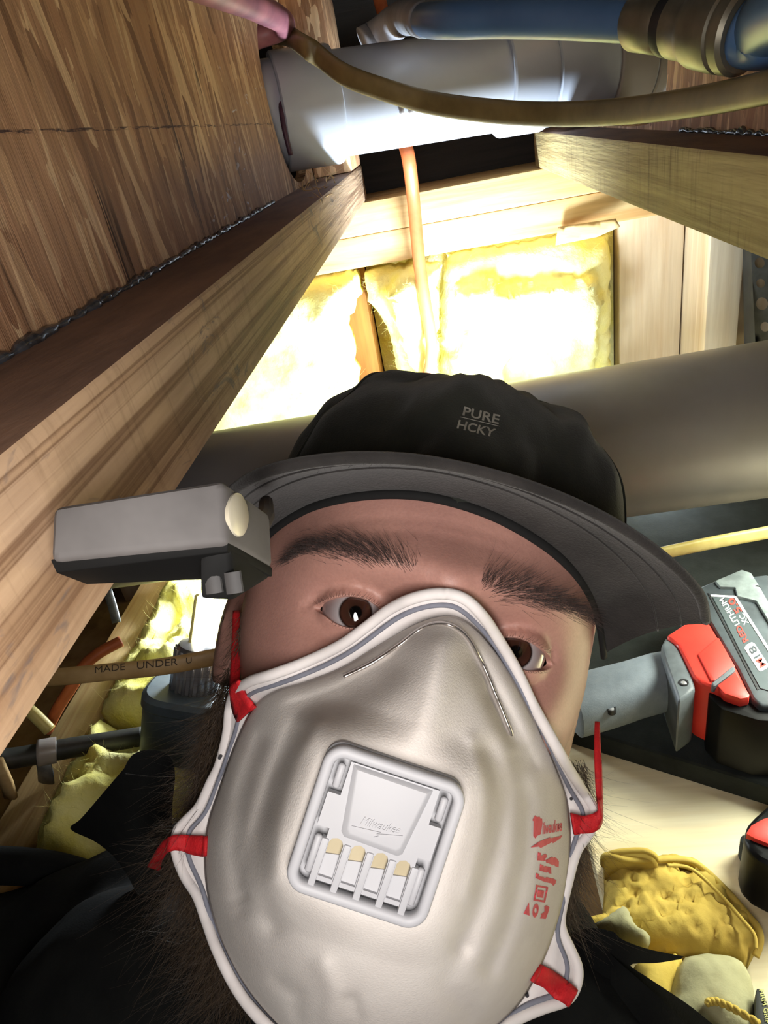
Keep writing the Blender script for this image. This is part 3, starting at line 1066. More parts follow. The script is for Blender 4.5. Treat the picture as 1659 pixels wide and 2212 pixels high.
# lettering reads upward to the left
ZL = ZT + 0.0011
upv = np.array((-10.5, 6.0))
flat_text('lettering', 'RED', (1617, 1383), (1599, 1349), upv, ZL, m_redp, bat, 0.012)
flat_text('lettering', 'LITHIUM', (1598, 1347), (1564, 1290), upv, ZL, m_white, bat, 0.012)
flat_text('lettering', 'XC', (1618, 1346), (1606, 1324), upv, ZL, m_white, bat, 0.016)
flat_text('lettering', '5.0', (1603, 1320), (1583, 1290), np.array((-12, 6.8)), ZL, m_redp, bat, 0.016)
solid('badge', prism([(1608, 1400), (1612, 1393), (1624, 1387), (1630, 1390), (1661, 1437), (1657, 1443), (1643, 1450), (1638, 1447)], ZT, ZT + 0.0011, 0), m_white, bat)
flat_text('lettering', 'M', (1656, 1436), (1645, 1419), (-13, 7.5), ZT + 0.0015, m_redp, bat, 0.004)
flat_text('lettering', '18', (1643, 1416), (1629, 1393), (-13, 7.5), ZT + 0.0015, m_bat, bat, 0.012)
red = solid('housing', prism([(1438, 1372), (1480, 1345), (1524, 1331), (1530, 1341), (1594, 1446), (1622, 1503), (1600, 1512), (1560, 1492), (1536, 1482), (1508, 1470), (1496, 1458), (1464, 1392)], ZM + .006, ZT + 0.001, 0.004, 3), m_red, t)
solid('raised_panel', prism([(1548, 1378), (1553, 1377), (1589, 1440), (1546, 1470), (1537, 1470), (1508, 1412)], ZT - 0.003, ZT + 0.0028, 0.0015, 2), m_red, red)
solid('trim_bar', prism([(1537, 1474), (1582, 1438), (1589, 1441), (1588, 1447), (1545, 1480), (1538, 1481)], ZT - 0.004, ZT + 0.0042, 0.001, 1), m_collar, red)
solid('release_button', prism([(1549, 1480), (1588, 1450), (1620, 1500), (1618, 1506), (1600, 1509), (1565, 1497)], ZT - 0.006, ZT + 0.003, 0.0015, 2), m_red, red)
solid('bumper', prism([(1530, 1476), (1542, 1476), (1552, 1496), (1580, 1512), (1625, 1518), (1740, 1525), (1730, 1560), (1640, 1556), (1560, 1532), (1532, 1505)], ZM + .0015, ZT - 0.006, 0.003, 2), m_shiny, t)
solid('collar', prism([(1427, 1395), (1438, 1374), (1464, 1392), (1498, 1462), (1503, 1488), (1466, 1515), (1446, 1455), (1434, 1420)], ZM + .006, ZT - 0.002, 0.004, 3), m_collar, t)
# rounded rubber grip
g0, g1 = WZ(1230, 1530, (ZM + ZT) / 2), WZ(1462, 1462, (ZM + ZT) / 2)
gd = (g1 - g0)
gp = [g0 + gd * q for q in (0, .02, .3, .6, .85, .98, 1.0)]
v, f = tube(gp, [0.020, 0.0232, 0.0235, 0.0225, 0.0228, 0.0215, 0.016], 28, ref=(0, 0, 1), flat=(1.0, 0.98), power=2.6)
grip = solid('grip', (v, f), m_grip, t, auto=50)
zt2 = ZM / 2 + ZT / 2 + 0.0235
for x, y, zz in ((1477, 1475, ZT - 0.002), (1321, 1531, zt2 - 0.0125)):
    p = WZ(x, y, zz)
    solid('screw', lathe(p, p + np.array((0, 0, .01)), [(-.004, .0036), (.0008, .0036), (.0008, .0024), (-.001, .0022)], 18, False), m_black, t)
    solid('screw', lathe(p, p + np.array((0, 0, .01)), [(-.004, .0022), (.0002, .0022), (.0006, .0012)], 14), m_chrome, t)

# second battery at the right edge, on the plywood
ZB = -0.4995
t = thing('battery_pack', 'black battery pack with orange-red panel at the right edge beside the glove', 'battery', WZ(1660, 1830, -0.5))
solid('case', prism([(1608, 1806), (1612, 1780), (1632, 1760), (1668, 1728), (1760, 1712), (1790, 1900), (1690, 1880), (1640, 1856), (1613, 1832)], ZB, -0.445, 0.006, 3), m_shiny, t)
solid('foot', prism([(1598, 1812), (1602, 1800), (1700, 1820), (1800, 1900), (1780, 1960), (1690, 1905), (1618, 1856)], ZB + .0005, -0.478, 0.004, 2), m_mat, t)
solid('side_panel', prism([(1609, 1800), (1622, 1780), (1648, 1766), (1700, 1752), (1720, 1820), (1668, 1826), (1632, 1812)], -0.470, -0.4415, 0.003, 2), m_red, t)
pp = [WZ(x, y, -0.4755) for x, y in ((1646, 1836), (1653, 1838), (1672, 1848), (1672, 1862), (1650, 1856))]
mesh_obj('emblem', *bevel(np.vstack([pp, np.array(pp) + (0, -0.001, 0.0012)]), [tuple(range(5)), tuple(range(5, 10))] + [(i, (i + 1) % 5, 5 + (i + 1) % 5, 5 + i) for i in range(5)], 0.0003, 1), m_orange, t)

# ------------------------------------------------------------------ leather work gloves
m_leather = mat('yellow_leather', lin(198, 172, 82), lin(156, 128, 56), 16, rough=0.8, spec=0.2, bmp=0.5, bscale=150, bdist=0.001, hi=0.72)
m_suede = mat('grey_suede', lin(164, 160, 122), lin(140, 136, 100), 26, rough=0.9, bmp=0.3, bscale=400)
m_tagb = mat('cuff_tag', lin(40, 42, 34), lin(30, 32, 28), 60, rough=0.7)


def pillow(name, px, z, h, m, parent, sp=0.0035, edge=0.025, seed=0.0, wr=0.0025, wf=70, holes=(), base=None, tilt=None):
    P = np.array([WZ(x, y, z) for x, y in px])[:, :2]
    H = [np.array([WZ(x, y, z) for x, y in h_])[:, :2] for h_ in holes]
    v, f, loops = fill(P, sp, H)
    e = seg_dist(v, P)
    k = np.clip(e / edge, 0, 1)
    k = np.sqrt(1 - (1 - k) ** 2)
    for h_ in H:
        k = np.minimum(k, 0.55 + 0.45 * np.clip(seg_dist(v, h_) / 0.006, 0, 1))
    zz = np.array([z + CZ + h * kk + (0 if tilt is None else tilt(p)) * kk + (wr * 0.35 * fbm((p[0], p[1], seed), wf * 1.6, 5) - wr * 0.9 * math.exp(-(fbm((p[0] * 0.6 + p[1] * 0.5, p[1] * 1.3 - p[0] * .7, seed + 7), wf * 0.55, 3) / 0.10) ** 2)
                    - wr * 0.6 * math.exp(-(fbm((p[0] * 1.2, p[1] * 0.7, seed + 3), wf * 0.8, 3) / 0.08) ** 2)) * kk
                   for p, kk in zip(v, k)])
    Vt = np.c_[v, zz]
    Vb = np.c_[v, np.full(len(v), (base if base is not None else z) + CZ + 0.0004)]
    n = len(v)
    Fc = [tuple(q) for q in f] + [tuple(q[::-1] + n) for q in f]
    kk = 0
    for l in loops:
        m_ = len(l)
        Fc += [(kk + i, kk + (i + 1) % m_, kk + (i + 1) % m_ + n, kk + i + n) for i in range(m_)]
        kk += m_
    return mesh_obj(name, np.vstack([Vt, Vb]), Fc, m, parent)


ZG = -0.4995
t = thing('work_glove', 'worn yellow leather glove with a hole in the cuff, lying beside the jacket', 'glove', WZ(1450, 1980, -0.5))
pillow('glove_body', [(1303, 1872), (1360, 1864), (1420, 1860), (1452, 1858), (1490, 1862), (1520, 1880), (1572, 1930), (1612, 1976), (1637, 2008), (1640, 2034), (1630, 2062), (1612, 2098), (1560, 2092),
                      (1480, 2078), (1400, 2066), (1340, 2040), (1230, 2050), (1225, 2000), (1300, 1985), (1305, 1930)], ZG, 0.024, m_leather, t, 0.003, 0.02, 1.5, 0.005, 60,
       holes=[[(1458, 1888), (1472, 1880), (1490, 1884), (1500, 1898), (1488, 1912), (1470, 1908)]])
# rolled cuff rim
rim = [(1303, 1868, .012), (1304, 1852, .03), (1318, 1848, .034), (1350, 1856, .034), (1400, 1858, .03), (1450, 1856, .026), (1492, 1860, .022), (1524, 1880, .018), (1574, 1929, .016), (1613, 1974, .016), (1638, 2006, .015), (1642, 2036, .013), (1632, 2066, .01)]
c = cr([WZ(x, y, ZG + z_) for x, y, z_ in rim], 80)
mesh_obj('cuff_rim', *tube(c, 0.0022, 10), m_leather, t)
rim2 = [(x - 9, y + 13, z_ + .006) for x, y, z_ in rim[5:-1]]
mesh_obj('cuff_seam', *tube(cr([WZ(x, y, ZG + z_ + 0.004) for x, y, z_ in rim2], 60), 0.0012, 8), m_leather, t)
c = cr([WZ(x, y, ZG + z_) for x, y, z_ in ((1304, 1852, .03), (1330, 1841, .036), (1385, 1837, .038), (1410, 1845, .036), (1420, 1858, .03))], 24)
V, Fc = [], []
for q in c:
    V += [q, q - np.array((0, 0.002, 0.022))]
Fc = [(2 * i, 2 * i + 2, 2 * i + 3, 2 * i + 1) for i in range(len(c) - 1)]
o = mesh_obj('cuff_back', V, Fc, m_leather, t)
so = o.modifiers.new('solid', 'SOLIDIFY')
so.thickness = 0.0018
mesh_obj('cuff_rim', *tube(c, 0.002, 10), m_leather, t)
pillow('suede_patch', [(1270, 2010), (1348, 1962), (1362, 1975), (1380, 2010), (1410, 2030), (1395, 2048), (1340, 2036)], ZG + 0.012, 0.0155, m_suede, t, 0.003, 0.012, 4.0, 0.001, base=ZG + 0.006)
t = thing('work_glove', 'grey suede palmed leather glove with black wrist tag at lower right corner', 'glove', WZ(1540, 2150, -0.5))
pillow('glove_body', [(1360, 2105), (1390, 2082), (1462, 2074), (1480, 2090), (1470, 2150), (1440, 2260), (1380, 2290), (1350, 2200)], ZG, 0.028, m_leather, t, 0.0035, 0.02, 6.2, 0.005, 60)
pillow('palm', [(1450, 2110), (1470, 2084), (1520, 2074), (1580, 2084), (1612, 2104), (1628, 2140), (1634, 2200), (1650, 2300), (1400, 2300), (1430, 2180)], ZG + .001, 0.032, m_suede, t, 0.0035, 0.024, 2.6, 0.0018, 40, base=ZG)
# twisted seam
for ph in (0, math.pi):
    c = cr([WZ(x, y, ZG + 0.034) for x, y in ((1526, 2166), (1550, 2164), (1590, 2182), (1640, 2212))], 50)
    off = np.array([RW @ np.array((0, 1, 0)) * 0.0012 * math.sin(i * 0.55 + ph) + np.array((0, 0, 0.0012)) * math.cos(i * 0.55 + ph) for i in range(50)])
    mesh_obj('cord_seam', *tube(c + off, 0.0013, 8), m_leather, t)
solid('cuff_tag', prism([(1634, 2132), (1648, 2136), (1660, 2170), (1668, 2260), (1640, 2260), (1630, 2190)], ZG, ZG + 0.030, 0.002, 2), m_tagb, t)
flat_text('lettering', 'FIRM', (1640, 2138), (1648, 2172), (9.5, -2), ZG + 0.0305, mat('tag_print', lin(196, 196, 120), rough=0.7), t, 0.01)
flat_text('lettering', 'GRIP', (1649, 2178), (1654, 2212), (10, -2), ZG + 0.0305, MATS.setdefault('tp', mat('tag_print', lin(196, 196, 120), rough=0.7)), t, 0.01)

# ------------------------------------------------------------------ lantern at left
m_slate = mat('slate_plastic', lin(104, 120, 132), lin(88, 102, 114), 40, rough=0.45)
m_lampw = mat('lamp_strip', lin(240, 246, 250), rough=0.4, emit=((0.9, 0.96, 1.0, 1), 7.0))
t = thing('lantern', 'slate blue plastic lantern with ribbed chrome neck standing left of the beard', 'lantern', W(410, 1620, 0.66))
q0, q1 = W(400, 1615, 0.665), W(418, 1484, 0.655)
dq = _n(q1 - q0)
hh = np.linalg.norm(q1 - q0)
v, f = tube([q0 + dq * s for s in (0, .004, .02, hh - .018, hh - .014, hh - .012, hh - .004, hh)], [.037, .040, .041, .042, .042, .044, .044, .040], 40, ref=RW @ np.array((1, 0, 0)), power=3.2)
solid('body', (v, f), m_slate, t, auto=40)
q2 = q1 + dq * 0.044
v, f = lathe(q1, q2, [(-.002, .0195), (.002, .0205), (.040, .0205), (.044, .019), (.046, .014)], 40)
V = np.array(v)
ribs = []
solid('neck', (v, f), m_chrome, t, auto=30)
for k in range(18):
    th = 2 * math.pi * k / 18
    aa = _n(np.cross(dq, (0, 0, 1)) + 1e-3)
    bb = np.cross(dq, aa)
    off = (math.cos(th) * aa + math.sin(th) * bb) * 0.0212
    mesh_obj('rib', *tube([q1 + off, q1 + dq * .040 + off], 0.0019, 8), m_chrome, t)
q3 = q2 + dq * 0.05
solid('light_bar', tube([q2 - dq * .001, q3], 1.0, 16, ref=RW @ np.array((1, 0, 0)), flat=(.0055, .0055), power=5), m_lampw, t)
solid('side_rail', tube([q2 - dq * .001 - RW @ np.array((.0085, 0, 0)), q3 - RW @ np.array((.0085, 0, 0))], 1.0, 10, ref=RW @ np.array((1, 0, 0)), flat=(.0018, .004), power=5), m_cream, t)
rc = W(402, 1535, 0.617)
solid('emblem', tube(cr([rc + RW @ (np.array((math.cos(a_), math.sin(a_), 0)) * .005) for a_ in np.linspace(0, 2 * math.pi, 20, endpoint=False)], 24, True), 0.0008, 8, closed=True), m_bat2, t)
# ------------------------------------------------------------------ the man: head frame (x to image right, y up the face, z out of the face)
ROLL, PITCH = math.radians(12.8), math.radians(10.0)
_s, _c, _sp, _cp = math.sin(ROLL), math.cos(ROLL), math.sin(PITCH), math.cos(PITCH)
HB = np.array(((_c, _s, 0), (_s * _cp, -_c * _cp, _sp), (_s * _sp, -_c * _sp, -_cp)))     # rows: head axes in image axes
HW = (RW @ HB.T)                                                                       # head -> world (columns)
HO = W(943, 1365, 0.257)                                                               # between the eyes


def h2w(p):
    return HO + HW @ np.asarray(p, float)


def w2h(p):
    return HW.T @ (np.asarray(p) - HO)


def px2h(px, py, z):
    """head coordinates of the pixel on the plane z (head frame)"""
    o, d = w2h(CAM), HW.T @ ray(px, py)
    return o + d * ((z - o[2]) / d[2])


def px2sph(px, py, c, r):
    o, d = w2h(CAM), _n(HW.T @ ray(px, py))
    oc = o - c
    b = oc.dot(d)
    disc = max(0.0, b * b - (oc.dot(oc) - r * r))
    return o + d * (-b - math.sqrt(disc))


HC = np.array((-0.003, 0.008, -0.085))
neck_w = _n(np.array((-0.12, 0.10, -1.0)))
neck_h = HW.T @ neck_w


def sstep(a, b, x):
    t = np.clip((x - a) / (b - a), 0, 1)
    return t * t * (3 - 2 * t)


def rad_dir(d):
    """star-shaped head + neck"""
    ax = 0.0835
    ay = 0.102 if d[1] > 0 else 0.130
    az = 0.098 if d[2] > 0 else 0.100
    n = 2.35
    r = 1.0 / ((abs(d[0]) / ax) ** n + (abs(d[1]) / ay) ** n + (abs(d[2]) / az) ** n) ** (1 / n)
    ca = d.dot(neck_h)
    if ca > 0.15:
        sa = math.sqrt(max(1e-6, 1 - ca * ca))
        t = min(0.060 / sa, 0.21 / ca)
        k = 0.012
        m_ = max(r, t)
        r = m_ + k * math.log(math.exp((r - m_) / k) + math.exp((t - m_) / k))
    return r


def jaw(y):
    return 1 - 0.22 * sstep(-0.005, -0.105, y)


EC = [np.array((-0.0315, 0.0, -0.0066)), np.array((0.0315, -0.001, -0.0066))]
# eyeballs sit where the photograph's pupils are
for k, (px, py) in enumerate(((768, 1322), (1120, 1409))):
    q = px2h(px, py, 0.0070)
    EC[k][0], EC[k][1] = q[0], q[1]
print('EYES', EC)
RL = 0.0152
G = lambda x, y, cx, cy, sx, sy: np.exp(-((x - cx) / sx) ** 2 / 2 - ((y - cy) / sy) ** 2 / 2)
crease = [np.array([px2h(x, y, 0.008)[:2] for x, y in l]) for l in (
    ((655, 1308), (690, 1275), (735, 1262), (790, 1266), (835, 1284), (862, 1310)),
    ((1068, 1372), (1090, 1357), (1130, 1352), (1175, 1368), (1212, 1400), (1222, 1430)))]
fold = [np.array([px2h(x, y, 0.008)[:2] for x, y in l]) for l in (
    ((690, 1345), (740, 1368), (800, 1366)), ((1110, 1448), (1150, 1460), (1195, 1452)))]
wrk = [np.array([px2h(x, y, 0.012)[:2] for x, y in l]) for l in (
    ((700, 1128), (820, 1115), (960, 1130), (1100, 1165)), ((780, 1150), (900, 1148), (1050, 1180), (1180, 1240)), ((930, 1240), (925, 1275)), ((1010, 1250), (1018, 1285)))]


def features(P, fr):
    x, y = P[:, 0], P[:, 1]
    mx = 0.5 * (EC[0][0] + EC[1][0])
    xs = x - mx
    dz = np.zeros(len(P))
    for s in (-1, 1):
        dz += 0.0095 * G(xs, y, s * 0.030, 0.020, 0.021, 0.0075)
        dz -= 0.0125 * G(xs, y, s * 0.031, -0.001, 0.015, 0.011)
        dz -= 0.004 * G(xs, y, s * 0.018, -0.002, 0.006, 0.010)
        dz += 0.006 * G(xs, y, s * 0.045, -0.030, 0.018, 0.014)
        dz -= 0.004 * G(xs, y, s * 0.066, 0.012, 0.010, 0.022)
    dz += 0.006 * G(xs, y, 0, 0.018, 0.011, 0.012)
    dz += 0.007 * G(xs, y, 0, -0.006, 0.0065, 0.014)
    dz += 0.014 * G(xs, y, 0, -0.040, 0.012, 0.015)
    dz += 0.018 * G(xs, y, 0, -0.090, 0.030, 0.025)
    dz += 0.002 * G(xs, y, 0, 0.055, 0.03, 0.018)
    z = P[:, 2] + dz * fr
    for c in EC:
        d = np.hypot(x - c[0], (y - c[1]) * 1.04)
        zl = np.where(d < RL * 0.93, c[2] + np.sqrt(np.maximum(RL ** 2 - d ** 2, 0)), c[2] + RL * 0.3676 - (d - RL * 0.93) * 2.6)
        k = 0.0016
        m_ = np.maximum(z, zl)
        zz = m_ + k * np.log(np.exp((z - m_) / k) + np.exp((zl - m_) / k))
        z = np.where(fr > 0.5, zz, z)
    for l in crease:
        z -= fr * 0.0016 * np.exp(-(seg_dist(P[:, :2], l, False) / 0.0011) ** 2)
    for l in fold:
        z -= fr * 0.0009 * np.exp(-(seg_dist(P[:, :2], l, False) / 0.0013) ** 2)
    for l in wrk:
        z -= fr * 0.00045 * np.exp(-(seg_dist(P[:, :2], l, False) / 0.0012) ** 2)
    return z


# almond openings (pixels) -> head xy on the lid sphere
AL = [[(680, 1315), (696, 1301), (718, 1292), (745, 1287), (770, 1288), (795, 1295), (816, 1309), (834, 1328), (850, 1347), (838, 1353), (815, 1353), (796, 1352), (770, 1357), (745, 1355), (722, 1346), (700, 1330)],
      [(1052, 1390), (1066, 1381), (1086, 1377), (1110, 1376), (1135, 1382), (1160, 1394), (1182, 1412), (1202, 1437), (1186, 1447), (1164, 1450), (1140, 1450), (1116, 1440), (1094, 1425), (1070, 1407)]]
alm = [np.array([px2sph(x, y, EC[k], RL)[:2] for x, y in cr(AL[k], 72, True)]) for k in (0, 1)]


def xy_to_dir(x, y):
    """direction whose head point has this (x, y) on the front of the head"""
    xx = (x - HC[0]) / jaw(y) + 0.0
    yy = y - HC[1]
    lo, hi = 0.001, 0.2
    for _ in range(30):
        m_ = (lo + hi) / 2
        v = np.array((xx, yy, m_))
        if np.linalg.norm(v) < rad_dir(v / np.linalg.norm(v)):
            lo = m_
        else:
            hi = m_
    return _n((xx, yy, lo))


def dir2ab(d):
    th = math.acos(max(-1, min(1, d[2])))
    r = math.hypot(d[0], d[1]) + 1e-12
    return np.array((d[0] / r * th, d[1] / r * th))


loops_ab = []
rings_ab = []
for k in (0, 1):
    c = alm[k].mean(0)
    loops_ab.append(np.array([dir2ab(xy_to_dir(*p)) for p in alm[k]]))
    for sc, st in ((1.06, 1), (1.14, 1), (1.25, 2), (1.40, 2)):
        rings_ab += [dir2ab(xy_to_dir(*(c + (p - c) * sc))) for p in alm[k][::st]]
pts = []
for th in np.concatenate([np.arange(0.0, 1.15, 0.019), np.arange(1.15, 3.1, 0.06)]):
    st = 0.019 if th < 1.15 else 0.06
    n = max(1, int(2 * math.pi * (th if th < 2.2 else max(0.3, 3.2 - th)) / st))
    for k in range(n):
        a = 2 * math.pi * (k + 0.5 * (int(th / st) % 2)) / n
        pts.append((th * math.cos(a), th * math.sin(a)))
pts = np.array(pts)
keep = np.ones(len(pts), bool)
for l in loops_ab:
    big = l.mean(0) + (l - l.mean(0)) * 1.5
    keep &= ~inside(pts, big)
allp = [pts[keep], np.array(rings_ab)]
n0 = sum(len(q) for q in allp)
E = []
for l in loops_ab:
    E += [(n0 + i, n0 + (i + 1) % len(l)) for i in range(len(l))]
    allp.append(l)
    n0 += len(l)
allp = np.vstack(allp)
v2, _e, f2, *_ = delaunay_2d_cdt([Vector(p) for p in allp], E, [], 0, 1e-6)
v2 = np.array([tuple(p) for p in v2])
f2 = np.array([tuple(t) for t in f2 if len(t) == 3])
cc = v2[f2].mean(1)
kill = np.zeros(len(f2), bool)
for l in loops_ab:
    kill |= inside(cc, l)
f2 = f2[~kill]
HP, FR = [], []
for a, b in v2:
    th = math.hypot(a, b)
    d = np.array((0, 0, 1.0)) if th < 1e-9 else np.array((math.sin(th) * a / th, math.sin(th) * b / th, math.cos(th)))
    p = d * rad_dir(d)
    y = p[1] + HC[1]
    onneck = sstep(0.13, 0.16, np.linalg.norm(p)) * (d.dot(neck_h) > 0.2)
    j = (jaw(y) * (1 - onneck) + onneck) * (1 - 0.11 * sstep(0.03, 0.085, y))
    HP.append((p[0] * j + HC[0], y, p[2] + HC[2]))
    FR.append(float(sstep(0.05, 0.5, d[2]) * (1 - onneck)))
HP, FR = np.array(HP), np.array(FR)
HP[:, 2] = features(HP, FR)
_cw = HC + np.array((0, 0.02, 0))
HP = _cw + (HP - _cw) * (1 - 0.075 * sstep(0.052, 0.078, HP[:, 1]))[:, None]
# lid margins turned in toward the eyeball
V = [HP]
Fc = [tuple(t) for t in f2]
nv = len(HP)
for k in (0, 1):
    d2 = np.array([np.argmin(np.linalg.norm(v2 - p, axis=1)) for p in loops_ab[k]])
    idx = [d2[0]]
    for i in d2[1:]:
        if i != idx[-1]:
            idx.append(i)
    prev = idx
    c = EC[k]
    for rr, shrink in ((0.0147, 0.985), (0.0136, 0.955), (0.0125, 0.86)):
        ring = []
        q = HP[idx]
        ctr = q[:, :2].mean(0)
        new = np.c_[ctr + (q[:, :2] - ctr) * shrink, np.zeros(len(q))]
        dd_ = np.hypot(new[:, 0] - c[0], new[:, 1] - c[1])
        new[:, 2] = np.minimum(c[2] + np.sqrt(np.maximum(rr ** 2 - np.minimum(dd_, rr * .95) ** 2, 0)), q[:, 2] - 0.0003)
        V.append(new)
        cur = list(range(nv, nv + len(new)))
        nv += len(new)
        Fc += [(prev[i], prev[(i + 1) % len(prev)], cur[(i + 1) % len(cur)], cur[i]) for i in range(len(prev))]
        prev = cur


# ears, part of the same body mesh
def ear(side):
    VV, FF = [], []
    c = np.array((side * 0.0845 + HC[0], -0.018, -0.098))
    ex = _n(np.array((side * 0.55, 0.05, -0.83)))       # backward and outward
    ey = _n(np.array((0, 0.97, -0.24)))
    en = np.cross(ey, ex) * side
    nr, na = 9, 36
    for i in range(nr):
        r = i / (nr - 1)
        for k in range(na):
            a = 2 * math.pi * k / na
            wx = 0.017 * (1 - 0.25 * sstep(0.2, -1, math.sin(a)))
            h = 0.010 * r ** 2 + (0.004 if 0.7 < r < 0.95 else 0) - 0.004 * math.exp(-((r - .5) / .2) ** 2) + (-0.005 if i == nr - 1 else 0)
            VV.append(c + ex * (0.010 + wx * r * math.cos(a)) + ey * (0.032 * r * math.sin(a)) + en * h * 0.9)
    for i in range(nr):
        r = 1 - i / (nr - 1) * 0.95
        for k in range(na):
            a = 2 * math.pi * k / na
            wx = 0.017 * (1 - 0.25 * sstep(0.2, -1, math.sin(a)))
            VV.append(c + ex * (0.010 + wx * r * math.cos(a)) + ey * (0.032 * r * math.sin(a)) - en * (0.003 + 0.006 * (1 - r)))
    FF = [(i * na + k, i * na + (k + 1) % na, (i + 1) * na + (k + 1) % na, (i + 1) * na + k) for i in range(2 * nr - 1) for k in range(na)]
    return np.array(VV), FF


HV, HF = join((np.vstack(V), Fc), ear(-1), ear(1))
HV = np.array([h2w(p) for p in HV])

# skin: warm brown-pink with mottling
m_skin, _t, _B, _N, _L = nt('skin')
_v = coords(_N, _L)
_c1 = ramp(_N, _L, nz(_N, _L, _v, 26, 5), [(0.32, lin(168, 124, 113)), (0.68, lin(183, 137, 123))])
_c2 = ramp(_N, _L, nz(_N, _L, _v, 800, 3), [(0.3, (0.82, 0.8, 0.8)), (0.7, (1.05, 1.05, 1.05))])
_L.new(mixc(_N, _L, 0.5, _c1, _c2, 'MULTIPLY'), _B.inputs['Base Color'])
_B.inputs['Roughness'].default_value = 0.48
_B.inputs['Specular IOR Level'].default_value = 0.4
_B.inputs['Subsurface Weight'].default_value = 0.08
_B.inputs['Subsurface Radius'].default_value = (1.0, 0.35, 0.2)
_B.inputs['Subsurface Scale'].default_value = 0.003
bump(_N, _L, _B, nz(_N, _L, _v, 1100, 3), 0.25, 0.0004)

m_hair = mat('dark_hair', lin(66, 50, 46), lin(44, 33, 30), 300, rough=0.5)
m_lash = mat('lash_hair', lin(24, 18, 16), rough=0.6)
m_beard = mat('beard_hair', lin(88, 70, 52), lin(54, 42, 32), 300, rough=0.5)
m_jacket = mat('black_fleece', lin(24, 25, 24), lin(16, 17, 17), 40, rough=0.95, bmp=0.4, bscale=900, bdist=0.0006, spec=0.15)

person = thing('person', 'man in a black jacket and cap with a white respirator, looking up at the camera', 'person', h2w((0, -0.12, -0.06)) * (1, 1, 0))
body = mesh_obj('body', HV, HF, m_skin, person)
bvh = BVHTree.FromPolygons([Vector(p) for p in HV], [tuple(f) for f in HF])


def hit(px, py):
    r = ray(px, py)
    h = bvh.ray_cast(Vector(CAM), Vector(r / np.linalg.norm(r)))
    return (None, None) if h[0] is None else (np.array(h[0]), np.array(h[1]))


# eyeballs
m_eye, _t, _B, _N, _L = nt('eyeball')
_tc = _N.new('ShaderNodeTexCoord')
_sx = _N.new('ShaderNodeSeparateXYZ')
_L.new(_tc.outputs['Object'], _sx.inputs[0])
_cb = _N.new('ShaderNodeCombineXYZ')
_L.new(_sx.outputs[0], _cb.inputs[0])
_L.new(_sx.outputs[1], _cb.inputs[1])
_ln = _N.new('ShaderNodeVectorMath')
_ln.operation = 'LENGTH'
_L.new(_cb.outputs[0], _ln.inputs[0])
_mu = _N.new('ShaderNodeMath')
_mu.operation = 'MULTIPLY'
_mu.inputs[1].default_value = 100.0
_L.new(_ln.outputs['Value'], _mu.inputs[0])
_col = ramp(_N, _L, _mu.outputs[0], [(0.0, lin(6, 5, 5)), (0.22, lin(8, 6, 6)), (0.27, lin(44, 26, 20)), (0.52, lin(56, 32, 24)), (0.60, lin(30, 19, 16)), (0.67, lin(150, 142, 143)), (1.0, lin(134, 114, 112))])
_L.new(_col, _B.inputs['Base Color'])
_B.inputs['Roughness'].default_value = 0.5
_B.inputs['Specular IOR Level'].default_value = 0.0
_B.inputs['Coat Weight'].default_value = 1.0
_B.inputs['Coat Roughness'].default_value = 0.0
for k in (0, 1):
    ev, ef = [], []
    for i in range(25):
        th = math.pi * i / 24
        for j in range(36):
            a = 2 * math.pi * j / 36
            ev.append((0.0135 * math.sin(th) * math.cos(a), 0.0135 * math.sin(th) * math.sin(a), 0.0135 * math.cos(th)))
    ef = [(i * 36 + j, i * 36 + (j + 1) % 36, (i + 1) * 36 + (j + 1) % 36, (i + 1) * 36 + j) for i in range(24) for j in range(36)]
    me = bpy.data.meshes.new('eye')
    me.from_pydata(ev, [], ef)
    me.polygons.foreach_set('use_smooth', [True] * len(me.polygons))
    me.materials.append(m_eye)
    o = bpy.data.objects.new('eye', me)
    COL.objects.link(o)
    o.parent = person
    cw = h2w(EC[k])
    dz = _n(W(((768, 1322), (1120, 1409))[k][0], ((768, 1322), (1120, 1409))[k][1], 0.245) - cw)
    dx = _n(np.cross(HW[:, 1], dz))
    dy = np.cross(dz, dx)
    o.matrix_local = Matrix(((dx[0], dy[0], dz[0], cw[0] - ORG['person'][0]), (dx[1], dy[1], dz[1], cw[1] - ORG['person'][1]), (dx[2], dy[2], dz[2], cw[2] - ORG['person'][2]), (0, 0, 0, 1)))
    ORG[o.name] = ORG['person']


# brows and lashes
def brow(spine, wid, n, flow):
    S = cr(spine, 60)
    roots, dirs, lens = [], [], []
    tan = np.gradient(S, axis=0)
    while len(roots) < n:
        u = rng.random()
        i = int(u * 59)
        tn = tan[i] / np.linalg.norm(tan[i])
        nr = np.array((-tn[1], tn[0]))
        wv = np.interp(u, np.linspace(0, 1, len(wid)), wid)
        off = rng.normal() * 0.42 * wv
        if rng.random() > np.interp(u, (0, .12, .3, .8, 1), (.35, .7, 1, 1, .5)):
            continue
        p = S[i] + nr * off
        h, nn = hit(*p)
        if h is None:
            continue
        fl_ = flow(u, off / wv)
        dv = tn * fl_[0] + np.array((0, -1)) * fl_[1]
        wd = RW @ np.array((dv[0], dv[1], 0)) + nn * 0.35 + rng.normal(size=3) * 0.12
        roots.append(h - nn * 0.0003)
        dirs.append(wd)
        lens.append(rng.uniform(0.006, 0.0105) * np.interp(u, (0, .2, 1), (.75, 1, .8)))
    v, f = strands(np.array(roots), np.array(dirs), np.array(lens), 0.00007, rng.normal(size=(n, 3)) * 0.15, 4)
    return mesh_obj('eyebrow', v, f, m_hair, person)


